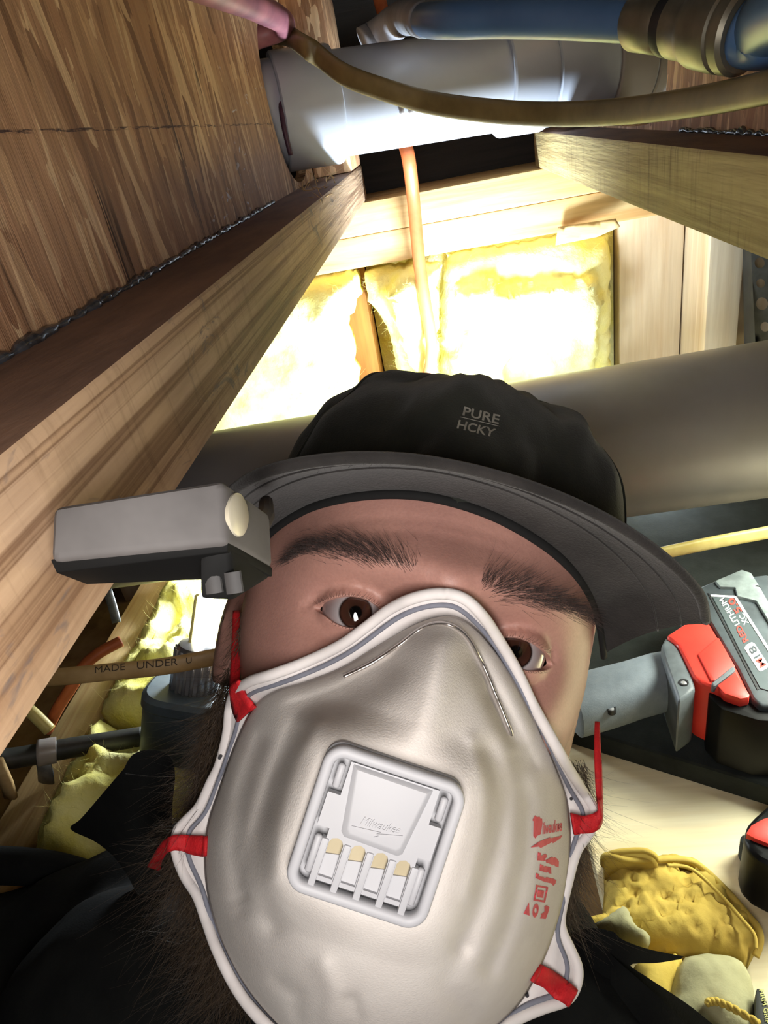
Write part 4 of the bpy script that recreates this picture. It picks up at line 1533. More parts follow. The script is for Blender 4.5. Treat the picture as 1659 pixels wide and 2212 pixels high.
brow([(893, 1236), (850, 1215), (800, 1196), (740, 1182), (690, 1176), (650, 1186), (618, 1208)], [36, 44, 41, 34, 27, 20, 10], 1000,
     lambda u, o: (np.interp(u, (0, .15, .4, 1), (.25, .7, 1, 1)), np.interp(u, (0, .15, .4, 1), (1.0, .75, .25, -.05)) - 0.25 * o))
brow([(1040, 1262), (1080, 1266), (1130, 1280), (1180, 1294), (1230, 1306), (1270, 1324), (1294, 1345)], [34, 42, 38, 32, 26, 19, 10], 1000,
     lambda u, o: (np.interp(u, (0, .15, .4, 1), (.3, .7, 1, 1)), np.interp(u, (0, .15, .4, 1), (1.0, .7, .3, .1)) - 0.25 * o))
for k in (0, 1):
    A = AL[k]
    up = A[0:8]
    S = cr(up, 46)
    roots, dirs = [], []
    for p in S[3:-6]:
        h = px2sph(p[0], p[1], EC[k], 0.0150)
        roots.append(h2w(h))
        out = _n((p[0] - S.mean(0)[0], 0, 0)) if False else np.array(((p[0] - S.mean(0)[0]) / 120, 0.25, 0))
        dirs.append(HW @ np.array((out[0] * 1.0 + 0.25 * rng.normal(), 0.02, 1.0)))
    for p in cr(A[8:], 24)[3:-3]:
        roots.append(h2w(px2sph(p[0], p[1], EC[k], 0.0150)))
        dirs.append(HW @ np.array(((p[0] - S.mean(0)[0]) / 130, -0.45, 0.8)))
    n = len(roots)
    v, f = strands(np.array(roots), np.array(dirs), rng.uniform(.0025, .0048, n), 0.00008, np.tile(HW @ np.array((0, .45, 0)), (n, 1)), 4)
    mesh_obj('eyelashes', v, f, m_lash, person)


MASKPX = np.array([(958, 1282), (790, 1355), (590, 1456), (500, 1496), (490, 1585), (455, 1690), (384, 1798), (398, 1890), (446, 1990), (508, 2130), (632, 2262), (850, 2334), (1056, 2252), (1222, 2160), (1248, 2090), (1212, 1990), (1246, 1838), (1284, 1768), (1256, 1704), (1150, 1520), (1080, 1386)], float)
# beard and sideburns
def beard(poly, n, ln, dirf, rad=0.00012, depth=None, name='beard', curl=0.5):
    P = np.array(poly, float)
    lo, hi = P.min(0), P.max(0)
    roots, dirs = [], []
    tries = 0
    while len(roots) < n and tries < n * 40:
        tries += 1
        p = lo + (hi - lo) * rng.random(2)
        if not inside(p[None], P)[0]:
            continue
        h, nn = hit(*p)
        if h is None:
            if depth is None:
                continue
            h = W(p[0], p[1], depth + rng.normal() * 0.008)
            nn = RW @ np.array((0, 0, -1.))
        w_ = dirf(p)
        dv = RW @ np.array((w_[0], w_[1], 0)) + nn * 0.3 + rng.normal(size=3) * 0.3
        tip = proj(h + dv / np.linalg.norm(dv) * ln[1] * 0.8)
        if inside(tip[None, :2], MASKPX)[0]:
            continue
        roots.append(h)
        dirs.append(dv)
    n = len(roots)
    v, f = strands(np.array(roots), np.array(dirs), rng.uniform(*ln, n), rad, rng.normal(size=(n, 3)) * curl, 5)
    return v, f


b1 = beard([(522, 1440), (500, 1500), (490, 1580), (470, 1660), (452, 1740), (440, 1790), (400, 1790), (420, 1700), (440, 1600), (460, 1520), (490, 1440)], 2200, (.008, .020), lambda p: (-0.45, 0.9), depth=0.315)
b2 = beard([(440, 1730), (470, 1850), (500, 2000), (560, 2120), (560, 2170), (480, 2140), (425, 2000), (390, 1880), (380, 1780)], 2600, (.010, .024), lambda p: (-0.5, 0.8), depth=0.30)
b3 = beard([(1225, 1640), (1262, 1640), (1275, 1720), (1262, 1820), (1245, 1920), (1215, 2010), (1190, 2000), (1210, 1850)], 1300, (.006, .016), lambda p: (0.25, 0.95), depth=0.30)
b4 = beard([(508, 1290), (524, 1290), (520, 1400), (500, 1470), (484, 1470), (500, 1380)], 420, (.008, .016), lambda p: (-0.1, 1.0), 0.00010, depth=0.305)
v, f = join(b1, b2, b3, b4)
o = mesh_obj('beard', v, f, m_beard, person)
o['kind'] = 'stuff'

# ------------------------------------------------------------------ jacket
NB = h2w(HC + neck_h * 0.17)
print('NECK', NB - CAM)


def capsule_cloud(caps, voxel, name):
    VV, FF, n = [], [], 0
    for a, b, ra, rb in caps:
        a, b = np.asarray(a, float), np.asarray(b, float)
        d = b - a
        L = np.linalg.norm(d) + 1e-9
        prof = [(-ra * math.cos(t), ra * math.sin(t)) for t in np.linspace(0.08, math.pi / 2, 7)] + [(L + rb * math.sin(t), rb * math.cos(t)) for t in np.linspace(0, math.pi / 2 - 0.08, 7)]
        v, f = lathe(a, b, prof, 28)
        VV.append(v)
        FF += [tuple(i + n for i in q) for q in f]
        n += len(v)
    me = bpy.data.meshes.new('tmp')
    me.from_pydata([tuple(p) for p in np.vstack(VV)], [], FF)
    bm = bmesh.new()
    bm.from_mesh(me)
    bmesh.ops.recalc_face_normals(bm, faces=bm.faces)
    bm.to_mesh(me)
    bm.free()
    o = bpy.data.objects.new('tmp', me)
    COL.objects.link(o)
    r = o.modifiers.new('r', 'REMESH')
    r.mode = 'VOXEL'
    r.voxel_size = voxel
    s = o.modifiers.new('s', 'SMOOTH')
    s.iterations = 8
    dg = bpy.context.evaluated_depsgraph_get()
    m2 = bpy.data.meshes.new_from_object(o.evaluated_get(dg))
    V = np.array([tuple(p.co) for p in m2.vertices])
    F = [tuple(p.vertices) for p in m2.polygons]
    bpy.data.objects.remove(o)
    bpy.data.meshes.remove(m2)
    return V, F


C0 = NB - np.array((0, 0, .02))
sR = W(-10, 2215, 0.44)          # his right shoulder, at image left
sL = W(1290, 2400, 0.335)
el = np.array((-0.27, -0.06, CZ - 0.36))
hem = np.array((-0.10, 0.32, 0.105))
caps = [(C0 + (0, 0, .02), C0 + (0, 0, -.03), .060, .070), (C0, sR, .06, .075), (C0, sL, .060, .050), (sR, sR + (-.05, -.02, -.05), .075, .07),
        (sR, el, .078, .066), (sR * .5 + sL * .5 + (0, .0, -.02), hem, .10, .10), (sR, hem + (-.045, 0, 0), .07, .09), (sL, hem + (.0, 0, 0), .036, .08),
        (W(250, 2190, 0.36), W(700, 2330, 0.33), .062, .07)]
V, F_ = capsule_cloud(caps, 0.009, 'jacket')
Vn = []
for p in V:
    k = 0.006 * fbm((p[0], p[1], p[2] * 0.6), 14) + 0.0025 * fbm(p, 45)
    Vn.append(p + _n(p - (C0 + hem) / 2) * k)
V = np.array(Vn)
V[:, 2] = np.maximum(V[:, 2], 0.001)
mesh_obj('jacket', V, F_, m_jacket, person)


def sheet(name, poly, df, thick, m, parent, sp=14):
    v, f = slab(poly, sp, lambda p: W(p[0], p[1], df(p)), lambda p: W(p[0], p[1], df(p) + thick))
    return mesh_obj(name, v, f, m, parent, True, auto=50)


def roundpoly(poly, n=70):
    return [tuple(q) for q in cr(poly, n, True)]


sheet('collar', [tuple(q) for q in np.vstack([cr([(268, 1660), (285, 1632), (315, 1620), (350, 1624), (372, 1642), (378, 1680), (372, 1760), (380, 1900)], 40), np.array([(420, 2000), (300, 1940)]), cr([(276, 1892), (245, 1850), (205, 1818), (160, 1797), (153, 1785), (175, 1768), (225, 1710), (268, 1660)], 34)[:-1]])],
      lambda p: 0.352 + 0.025 * ((p[0] - 300) / 120) ** 2 + 0.02 * math.sin(p[1] / 130), 0.007, m_jacket, person, 12)
sheet('collar', [tuple(q) for q in np.vstack([cr([(1190, 2040), (1225, 2020), (1272, 2005), (1322, 2012), (1345, 2030), (1400, 2050), (1478, 2066)], 30), cr([(1470, 2072), (1420, 2080), (1362, 2084), (1400, 2112), (1450, 2145), (1500, 2180), (1560, 2230)], 24), np.array([(1560, 2300), (1150, 2300), (1170, 2120)])])],
      lambda p: 0.352 - 0.012 * math.sin((p[0] - 1180) / 90) + 0.00004 * (p[1] - 2000) * 0.5, 0.007, m_jacket, person, 12)
sheet('collar', [(1318, 2060), (1345, 2085), (1420, 2150), (1500, 2230), (1490, 2290), (1400, 2290), (1350, 2200), (1318, 2120)],
      lambda p: 0.340 - 0.01 * math.sin((p[0] - 1320) / 60), 0.006, m_jacket, person, 12)
# folded sleeve ridge at far left
v, f = tube(cr([W(-80, 1868, 0.47), W(60, 1872, 0.47), W(150, 1885, 0.465), W(215, 1908, 0.455), W(260, 1940, 0.44)], 30), list(np.linspace(0.013, 0.009, 30)), 14)
mesh_obj('sleeve_fold', v, f, m_jacket, person)
# ------------------------------------------------------------------ cap
m_cap = mat('cap_cotton', lin(44, 46, 40), lin(30, 32, 29), 24, rough=0.92, bmp=0.5, bscale=1200, bdist=0.0005, spec=0.2, sheen=0.15)
m_bill = mat('cap_bill', lin(50, 47, 46), lin(36, 34, 33), 50, rough=0.92, bmp=0.5, bscale=900, bdist=0.0006, spec=0.2, sheen=0.15)
m_band = mat('sweatband', lin(7, 7, 7), lin(4, 4, 4), 60, rough=0.9)
m_capprint = mat('cap_print', lin(158, 156, 146), lin(130, 128, 120), 160, rough=0.8)

t = thing('cap', 'black cotton cap with short curved bill and small printed logo on the man', 'cap', h2w((0, 0.06, -0.08)))
KC = np.array((0.001, 0.044, -0.083))
KA = (0.0885, 0.083, 0.099)


def crown_pt(az, u):
    """az: 0 = front; u: 0 base .. 1 top"""
    az = (az + math.pi) % (2 * math.pi) - math.pi
    front = 0.5 + 0.5 * math.cos(az)
    yb = -0.012 * (1 - front) - 0.006 + 0.010 * front                # base relative to centre
    # profile: steep panel then flat top
    th = u * math.pi / 2
    n = 2.12
    cx, sy = math.cos(th) ** (2 / n), math.sin(th) ** (2 / n)
    x, z = math.sin(az) * cx, math.cos(az) * cx
    y = yb + (KA[1] - yb) * sy
    p = np.array((KA[0] * x, y, KA[2] * z * (0.96 + 0.04 * u)))
    # soft folds running up from the bill
    w = 0.0042 * fbm((az * 1.6, u * 1.1, 3.0), 1.9, 3) + 0.0022 * math.sin(az * 7 + 4 * u + 1.0) * (1 - u) * math.sin(math.pi * min(1, u * 1.6 + .1))
    # fold lines seen in front
    for a_, b_, amp in ((-0.9, 0.55, .0034), (0.75, 0.5, .0034), (1.25, 0.6, .003), (-0.3, 0.18, -.003), (0.35, 0.15, -.0035)):
        w += amp * math.exp(-(((az - a_ - (u - b_) * 1.0) / 0.10) ** 2)) * math.exp(-((u - b_) / 0.3) ** 2)
    r = _n(p)
    return KC + p + r * w * 1.15


na, nu = 120, 40
V = [h2w(crown_pt(2 * math.pi * k / na, j / nu * 0.985)) for j in range(nu + 1) for k in range(na)]
F_ = [(j * na + k, j * na + (k + 1) % na, (j + 1) * na + (k + 1) % na, (j + 1) * na + k) for j in range(nu) for k in range(na)]
F_.append(tuple(nu * na + k for k in range(na)))
cr_o = mesh_obj('crown', V, F_, m_cap, t)
for az in (math.pi / 3.4, -math.pi / 3.4, 2 * math.pi / 3, -2 * math.pi / 3, math.pi):
    c = np.array([h2w(crown_pt(az + 0.001, u) + _n(crown_pt(az, u) - KC) * 0.0002) for u in np.linspace(0.02, 0.985, 40)])
    mesh_obj('seam', *tube(c, 0.0007, 6), m_cap, cr_o)
tp_ = h2w(crown_pt(0, 0.985))
tp2 = h2w(KC + np.array((0, KA[1] + 0.002, 0)))
v, f = lathe(h2w(KC + np.array((0, KA[1] - 0.003, 0))), tp2, [(0, .009), (.004, .0088), (.0065, .006), (.0075, .002)], 20)
mesh_obj('button', v, f, m_cap, t)
v, f = strands(np.array([h2w(KC + np.array((0.0035, KA[1] + .003, .003)))] * 5), np.array([HW @ np.array((.3 * rng.normal(), 1, .3 * rng.normal())) for _ in range(5)]), np.full(5, .006), 0.0002, rng.normal(size=(5, 3)) * .5, 3)
mesh_obj('loose_thread', v, f, m_cap, t)['kind'] = 'stuff'

# bill: inner edge against the forehead, outer edge toward the camera (pixel, depth)
INN = [(560, 1175, .287), (590, 1140, .283), (640, 1105, .277), (700, 1080, .272), (780, 1064, .268), (870, 1060, .2665), (960, 1072, .2665), (1060, 1104, .269), (1150, 1152, .273), (1220, 1206, .278), (1268, 1270, .284), (1294, 1335, .291), (1306, 1412, .300)]
OUT = [(468, 1120, .250), (492, 1078, .222), (540, 1042, .204), (610, 1018, .198), (700, 1003, .197), (800, 998, .199), (920, 1006, .204), (1060, 1034, .212), (1200, 1080, .216), (1330, 1142, .223), (1440, 1218, .233), (1508, 1290, .246), (1524, 1348, .262)]
OUT_end = [(1512, 1362, .272), (1470, 1378, .280), (1400, 1394, .288)]
nI = 72
def in_front(q, gap):
    h, nn = hit(q[0], q[1])
    if h is None:
        return q
    return (q[0], q[1], min(q[2], proj(h)[2] - gap))


I3 = cr([W(*in_front(q, 0.002)) for q in cr(INN, 40)], nI)
O3 = cr([W(*q) for q in OUT], nI)
BV, BF = [], []
nw = 14
dn_h = HW @ np.array((0, -1, 0))
for i in range(nI):
    for j in range(nw + 1):
        s = j / nw
        e = 4 * s * (1 - s)
        BV.append(I3[i] * (1 - s) + O3[i] * s - dn_h * 0.0035 * e)
n1 = len(BV)
BV = np.array(BV)
nup = -dn_h * 0.0030
for i in range(nI):
    for j in range(nw + 1):
        BV = BV
top_ = BV + nup * np.tile(np.concatenate([np.ones(nw), [0.55]]), nI)[:, None]
ALL = np.vstack([BV, top_])
for i in range(nI - 1):
    for j in range(nw):
        a_ = i * (nw + 1) + j
        BF += [(a_, a_ + 1, a_ + nw + 2, a_ + nw + 1), (a_ + n1, a_ + nw + 1 + n1, a_ + nw + 2 + n1, a_ + 1 + n1)]
for i in range(nI - 1):
    for j in (0, nw):
        a_ = i * (nw + 1) + j
        BF.append((a_, a_ + nw + 1, a_ + nw + 1 + n1, a_ + n1))
for i in (0, nI - 1):
    for j in range(nw):
        a_ = i * (nw + 1) + j
        BF.append((a_, a_ + 1, a_ + 1 + n1, a_ + n1))
bill = mesh_obj('bill', ALL, BF, m_bill, t, True, auto=60)
mesh_obj('bill_edge', *tube(O3 + nup * 0.45, 0.0020, 10), m_bill, bill)
for s in (0.78, 0.55):
    c = I3 * (1 - s) + O3 * s - dn_h * 0.0035 * 4 * s * (1 - s) + dn_h * 0.0003
    mesh_obj('stitching', *tube(c, 0.0004, 6), m_bill, bill)
c = I3 + dn_h * 0.0015
mesh_obj('sweatband', *tube(c, 1.0, 10, ref=dn_h, flat=(.0019, .0014)), m_band, t)
# lint fuzz on bill edge
idx = rng.integers(0, nI, 260)
v, f = strands(O3[idx] + rng.normal(size=(260, 3)) * .0008, rng.normal(size=(260, 3)), rng.uniform(.001, .003, 260), 0.00006, rng.normal(size=(260, 3)) * .5, 3)
mesh_obj('lint', v, f, m_bill, bill)['kind'] = 'stuff'

# printed logo on the front panel: project letters on the crown
cb = BVHTree.FromPolygons([Vector(p) for p in V], F_)


def on_crown(px, py, lift=0.0004):
    r = ray(px, py)
    h = cb.ray_cast(Vector(CAM), Vector(r / np.linalg.norm(r)))
    return W(px, py, 0.29) if h[0] is None else np.array(h[0]) + np.array(h[1]) * lift * (1 if Vector(h[1]).dot(Vector(r)) < 0 else -1)


def crown_text(s, p0, p1, p2):
    """p0 baseline start, p1 baseline end, p2 top of the first letter"""
    tv, tf = text_tris(s, cuts=1, bold=0.02)
    p0, p1, p2 = map(lambda q: np.array(q, float), (p0, p1, p2))
    mesh_obj('lettering', np.array([on_crown(*(p0 + (p1 - p0) * u + (p2 - p0) * w)) for u, w in tv]), tf, m_capprint, t, smooth=False)


crown_text('PURE', (998, 898), (1076, 917), (1002, 879))
crown_text('HCKY', (986, 926), (1066, 946), (991, 908))
c = [on_crown(994 + 84 * u, 902 + 20 * u, 0.0004) for u in np.linspace(0, 1, 12)]
mesh_obj('print_rule', *tube(c, 0.00016, 6), m_capprint, t)

# ------------------------------------------------------------------ clip-on light on the left corner of the bill
m_cgrey = mat('light_grey_body', lin(74, 71, 70), lin(58, 55, 54), 45, rough=0.7, lo=.42, hi=.72)
m_cpad = mat('grey_rubber_pad', lin(52, 50, 50), lin(40, 39, 39), 60, rough=0.7)
m_cdark = mat('light_dark_plastic', lin(6, 6, 6), lin(4, 4, 4), 70, rough=0.7, spec=0.15)
t = thing('clip_light', 'grey clip-on cap light with round steel magnet on the left of the bill', 'light', W(400, 1240, 0.21))
D0, D1 = 0.200, 0.205
c8 = [W(106, 1214, .116), W(494, 1176, .122), W(590, 1232, .142), W(205, 1262, .131), W(112, 1094, .116), W(484, 1036, .122), W(584, 1108, .142), W(200, 1150, .131)]
solid('body', hexa(np.array(c8), 0.0016, 3), [m_cgrey], t, auto=40)
c8 = [W(122, 1238, .1178), W(492, 1192, .1235), W(588, 1246, .1415), W(190, 1262, .130), W(108, 1208, .1165), W(493, 1170, .1226), W(588, 1226, .1416), W(204, 1256, .1305)]
solid('lower_shell', hexa(np.array(c8), 0.001, 2), m_cdark, t, auto=40)
n0_ = _n(np.cross(W(590, 1232, .226) - W(494, 1176, .196), W(484, 1036, .196) - W(494, 1176, .196)))
_r0 = ray(512, 1112)
mc = CAM + _r0 * (np.dot(W(494, 1176, .122) - CAM, n0_) / np.dot(_r0, n0_))
if np.dot(n0_, mc - W(300, 1150, .130)) < 0:
    n0_ = -n0_
solid('magnet', lathe(mc - n0_ * .0004, mc + n0_ * .003, [(0, .0041), (.0008, .0041), (.0011, .0036), (.0011, .0001)], 32), mat('magnet_face', lin(176, 170, 152), lin(160, 154, 138), 40, rough=0.4, metal=0.3), t)
# clip jaw under the body
c8 = [W(432, 1296, .126), W(505, 1300, .129), W(586, 1248, .1425), W(470, 1240, .1405), W(430, 1200, .1236), W(500, 1184, .1236), W(592, 1222, .1425), W(470, 1190, .139)]
solid('clip_jaw', hexa(np.array(c8), 0.0012, 2), m_cdark, t, auto=40)
for px in (458, 502):
    q = W(px, 1258, .1262)
    solid('grip_pad', tube([q + RW @ np.array((0, -.0020, -.0002)), q + RW @ np.array((.0006, .0020, -.0002))], [.0012, .0012], 12, ref=RW @ np.array((1, 0, 0)), flat=(1.4, .7)), m_cpad, t)
solid('clip_arm', tube([W(556, 1150, .150), W(575, 1115, .172), W(575, 1085, .212)], .0022, 10), m_cgrey, t)
# ------------------------------------------------------------------ respirator mask
m_mask = mat('mask_fabric', lin(212, 206, 200), lin(202, 195, 189), 30, rough=1.0, bmp=0.5, bscale=1300, bdist=0.0004, spec=0.04)
m_rim = mat('mask_rim', lin(228, 222, 220), lin(214, 208, 206), 60, rough=0.75)
m_pipe = mat('mask_piping', lin(128, 130, 142), lin(112, 114, 126), 60, rough=0.8)
m_valve = mat('valve_plastic', lin(168, 168, 171), lin(163, 163, 167), 20, rough=0.5, spec=0.35)
m_cream2 = mat('valve_membrane', lin(170, 158, 130), lin(160, 148, 120), 60, rough=0.6)
m_strap = mat('red_strap', lin(206, 22, 30), lin(176, 14, 26), 200, stretch=(1, 1, 1), rough=0.7, bmp=0.5, bscale=900)
m_print = mat('mask_print', lin(196, 62, 72), lin(206, 88, 94), 300, rough=0.85)
m_noseclip = mat('nose_clip', lin(206, 200, 196), rough=0.25, metal=0.9)
m_dot = mat('rivet_dark', lin(50, 48, 52), rough=0.5)

DGAP = 0.0035
t = thing('respirator_mask', 'white cup respirator with square exhalation valve and red straps on the face', 'mask', W(830, 1790, 0.21))
C2 = np.array((835.0, 1790.0))
DOME = [(960, 1330, .241), (900, 1347, .2435), (820, 1392, .250), (740, 1440, .257), (660, 1472, .265), (590, 1494, .271), (548, 1526, .275), (518, 1580, .278), (492, 1645, .279), (470, 1710, .279), (450, 1770, .278), (441, 1830, .276), (443, 1900, .273),
        (456, 1970, .269), (482, 2045, .264), (520, 2118, .257), (570, 2185, .250), (640, 2250, .243), (740, 2300, .238), (850, 2318, .236), (960, 2290, .238), (1050, 2235, .243), (1125, 2165, .250), (1172, 2080, .258), (1205, 1990, .266), (1225, 1900, .273),
        (1233, 1810, .279), (1226, 1730, .281), (1205, 1665, .279), (1176, 1598, .275), (1142, 1530, .269), (1108, 1465, .262), (1072, 1408, .254), (1035, 1362, .247), (998, 1336, .2425)]
OUTR = [(958, 1282, .2435), (900, 1290, .247), (845, 1314, .252), (790, 1355, .258), (735, 1394, .263), (660, 1430, .270), (590, 1456, .276), (540, 1472, .280), (508, 1496, .283), (496, 1530, .284), (490, 1585, .285), (474, 1650, .286), (455, 1690, .285), (430, 1742, .284), (398, 1776, .283), (382, 1798, .282),
        (380, 1840, .281), (398, 1890, .279), (426, 1935, .276), (446, 1990, .272), (468, 2050, .267), (508, 2130, .260), (556, 2194, .253), (632, 2262, .246), (738, 2316, .240), (850, 2334, .238), (965, 2306, .240), (1056, 2252, .246), (1110, 2205, .252), (1170, 2178, .258), (1222, 2160, .262), (1244, 2130, .264), (1248, 2090, .266), (1232, 2050, .268), (1214, 2010, .270), (1212, 1972, .272), (1228, 1900, .277),
        (1246, 1838, .281), (1272, 1800, .283), (1284, 1768, .285), (1280, 1742, .286), (1256, 1704, .285), (1224, 1652, .283), (1186, 1585, .279), (1150, 1520, .273), (1116, 1448, .265), (1080, 1386, .257), (1044, 1332, .250), (1004, 1294, .245)]


DOME = [in_front(q, 0.0040) for q in cr(DOME, 110, True)]
_w = np.array([q[2] for q in DOME])
_w = np.mean([np.roll(_w, k) for k in range(-3, 4)], axis=0)
DOME = [(q[0], q[1], m_) for q, m_ in zip(DOME, _w)]
OUTR = [in_front(q, 0.0032) for q in cr(OUTR, 220, True)]
_w = np.array([q[2] for q in OUTR])
_m = np.array([np.roll(_w, k) for k in range(-4, 5)]).min(0)
_m = np.mean([np.roll(_m, k) for k in range(-3, 4)], axis=0)
OUTR = [(q[0], q[1], m_) for q, m_ in zip(OUTR, _m)]


def polar(curve, n):
    """resample a closed curve by angle about C2"""
    D = cr(curve, 900, True)
    a = np.unwrap(np.arctan2(D[:, 1] - C2[1], D[:, 0] - C2[0]))
    return D, a


NA = 240
Dd = cr(DOME, 1200, True)
ad = np.arctan2(Dd[:, 1] - C2[1], Dd[:, 0] - C2[0])
o_ = np.argsort(ad)
ad_s, Dd_s = ad[o_], Dd[o_]


def rim_at(a):
    return np.array([np.interp(a, ad_s, Dd_s[:, k], period=2 * math.pi) for k in range(3)])


VC = np.array((811.0, 1803.0))


def line_g(p, pts, w):
    return math.exp(-(seg_dist(np.array([p]), np.array(pts, float), False)[0] / w) ** 2)


RIDGES = [([(640, 1585), (590, 1680), (560, 1800), (560, 1900), (590, 2000)], 26, +.0042), ([(560, 1600), (520, 1720), (505, 1840), (520, 1960)], 22, +.0042),
          ([(690, 1560), (640, 1640), (600, 1780), (592, 1900)], 16, -.0018),
          ([(1060, 1620), (1085, 1720), (1075, 1830), (1040, 1950), (1000, 2040)], 26, +.0042), ([(1120, 1640), (1140, 1740), (1135, 1850), (1105, 1980), (1060, 2090)], 22, +.0042),
          ([(1020, 1600), (1050, 1700), (1045, 1800), (1010, 1930)], 16, -.0018),
          ([(840, 1440), (800, 1475), (720, 1510), (650, 1530)], 40, +.0060), ([(1040, 1430), (1075, 1500), (1120, 1590), (1150, 1640)], 30, +.0075),
          ([(955, 1400), (950, 1500), (930, 1570)], 36, -.0030), ([(1060, 1500), (1085, 1560), (1110, 1600)], 15, +.003),
          ([(600, 2120), (640, 2150), (640, 2200)], 20, +.003), ([(700, 2090), (720, 2140), (715, 2200)], 24, -.003), ([(760, 2160), (772, 2200), (760, 2240)], 14, +.003),
          ([(455, 1935), (490, 1950), (530, 1935)], 8, +.002), ([(1000, 2050), (960, 2130), (1010, 2190)], 26, +.002)]


def dome_depth(px, py):
    v = np.array((px, py), float) - C2
    r = np.linalg.norm(v) + 1e-9
    q = rim_at(math.atan2(v[1], v[0]))
    R = np.linalg.norm(q[:2] - C2)
    s = min(1.0, r / R)
    g = 0.72 * s ** 2.6 + 0.28 * (1 - math.sqrt(max(0.0, 1 - s ** 2.2)))
    apex = 0.187
    d = apex + (q[2] - apex) * g
    qx, qy = px - VC[0], py - VC[1]
    m_ = (abs(qx * .949 + qy * .314) ** 5 + abs(-qx * .314 + qy * .949) ** 5) ** 0.2
    m_ = 1 - float(sstep(155, 260, m_))
    d = d * (1 - m_) + 0.1868 * m_
    k = min(1.0, (1 - s) / 0.10)
    for pts_, w, amp in RIDGES:
        d += amp * line_g((px, py), pts_, w) * k
    return d


NR = 70
V = []
for i in range(NR + 1):
    s = (i / NR) ** 0.85
    for k in range(NA):
        a = -math.pi + 2 * math.pi * k / NA
        q = rim_at(a)
        p = C2 + (q[:2] - C2) * max(s, 1e-4)
        V.append(W(p[0], p[1], dome_depth(*p)))
F_ = [(i * NA + k, i * NA + (k + 1) % NA, (i + 1) * NA + (k + 1) % NA, (i + 1) * NA + k) for i in range(NR) for k in range(NA)]
sh = mesh_obj('shell', V, F_, m_mask, t)
so = sh.modifiers.new('solid', 'SOLIDIFY')
so.thickness = 0.0014
so.offset = -1 if sh.data.polygons[0].normal.dot(Vector(RW @ np.array((0, 0, -1.)))) > 0 else 1

# sealing flange between the dome and the rolled outer rim
NO = 360
Oo = cr(OUTR, NO, True)
FV = []
mid = []
for p in Oo:
    dd_ = np.linalg.norm(Dd[:, :2] - p[:2], axis=1)
    q = Dd[np.argmin(dd_)]
    for s in (0, .33, .66, 1):
        e = q * (1 - s) + p * s
        FV.append(W(e[0], e[1], e[2] + 0.0012))
    L_ = np.linalg.norm(p[:2] - q[:2])
    s = max(0.30, 1 - 24 / max(L_, 26))
    e = q * (1 - s) + p * s
    mid.append(W(e[0], e[1], e[2] - 0.0002))
FF_ = [(i * 4 + j, i * 4 + j + 1, ((i + 1) % NO) * 4 + j + 1, ((i + 1) % NO) * 4 + j) for i in range(NO) for j in range(3)]
fl = mesh_obj('flange', FV, FF_, m_rim, t)
so = fl.modifiers.new('solid', 'SOLIDIFY')
so.thickness = 0.0012
so.offset = 0
O3w = np.array([W(*p) for p in Oo])
mesh_obj('rim', *tube(O3w, 0.0021, 12, closed=True), m_rim, t)
mid = np.array(mid)
k_ = np.ones(9) / 9
for c_ in range(3):
    mid[:, c_] = np.convolve(np.r_[mid[-4:, c_], mid[:, c_], mid[:4, c_]], k_, 'valid')
mesh_obj('piping', *tube(mid, 0.00095, 8, closed=True), m_pipe, t)

# metal nose clip
c = np.array([W(x, y, dome_depth(x, y) - .0006) for x, y in cr([(742, 1456), (800, 1428), (860, 1389), (910, 1352), (955, 1341), (1000, 1362), (1038, 1422), (1072, 1502), (1104, 1580)], 60)])
mesh_obj('nose_clip', *tube(c + RW @ np.array((0, .0006, -.0012)), 1.0, 10, ref=RW @ np.array((0, 0, -1)), flat=(.0016, .0007)), m_noseclip, t)

# ---------------- exhalation valve in its own frame
e_u = _n(W(1004, 1693, .1838) - W(711, 1596, .1838))
e_v0 = W(919, 2012, .1836) - W(711, 1596, .1838)
vo = W(812, 1803, .1828)
n_v = _n(np.cross(e_u, _n(W(617, 1893, .1838) - W(711, 1596, .1838))))
if n_v.dot(RW @ np.array((0, 0, -1.))) < 0:
    n_v = -n_v
e_v = _n(np.cross(e_u, n_v))
if e_v.dot(RW @ np.array((0, 1, 0))) < 0:
    e_v = -e_v
VS = 0.1828 / FPX           # metres per pixel at the valve


def vp(u, v, h):            # u,v in photo pixels from the centre along the valve axes, h in metres toward the camera
    return vo + e_u * (u * VS) + e_v * (v * VS) + n_v * h


def rrect(hw, hh, r, n=8):
    o = []
    for cx, cy, a in ((hw - r, hh - r, 0), (-hw + r, hh - r, 90), (-hw + r, -hh + r, 180), (hw - r, -hh + r, 270)):
        for k in range(n + 1):
            th = math.radians(a + 90 * k / n)
            o.append((cx + r * math.cos(th), cy + r * math.sin(th)))
    return o


def vext(poly, h0, h1, bev=0.0, seg=2):
    n = len(poly)
    v = np.array([vp(x, y, h0) for x, y in poly] + [vp(x, y, h1) for x, y in poly])
    f = [tuple(range(n)), tuple(range(n, 2 * n))] + [(i, (i + 1) % n, n + (i + 1) % n, n + i) for i in range(n)]
    return bevel(v, f, bev, seg, 40) if bev else (v, f)


valve = solid('valve', vext(rrect(157, 161, 38), -.0045, -.0030), m_valve, t, auto=40)
path = rrect(147, 152, 34, 10)
mesh_obj('valve_frame', *tube(np.array([vp(x, y, .0003) for x, y in path]), 1.0, 14, closed=True, ref=n_v, flat=(.0022, .00165), power=2.6), m_valve, valve)
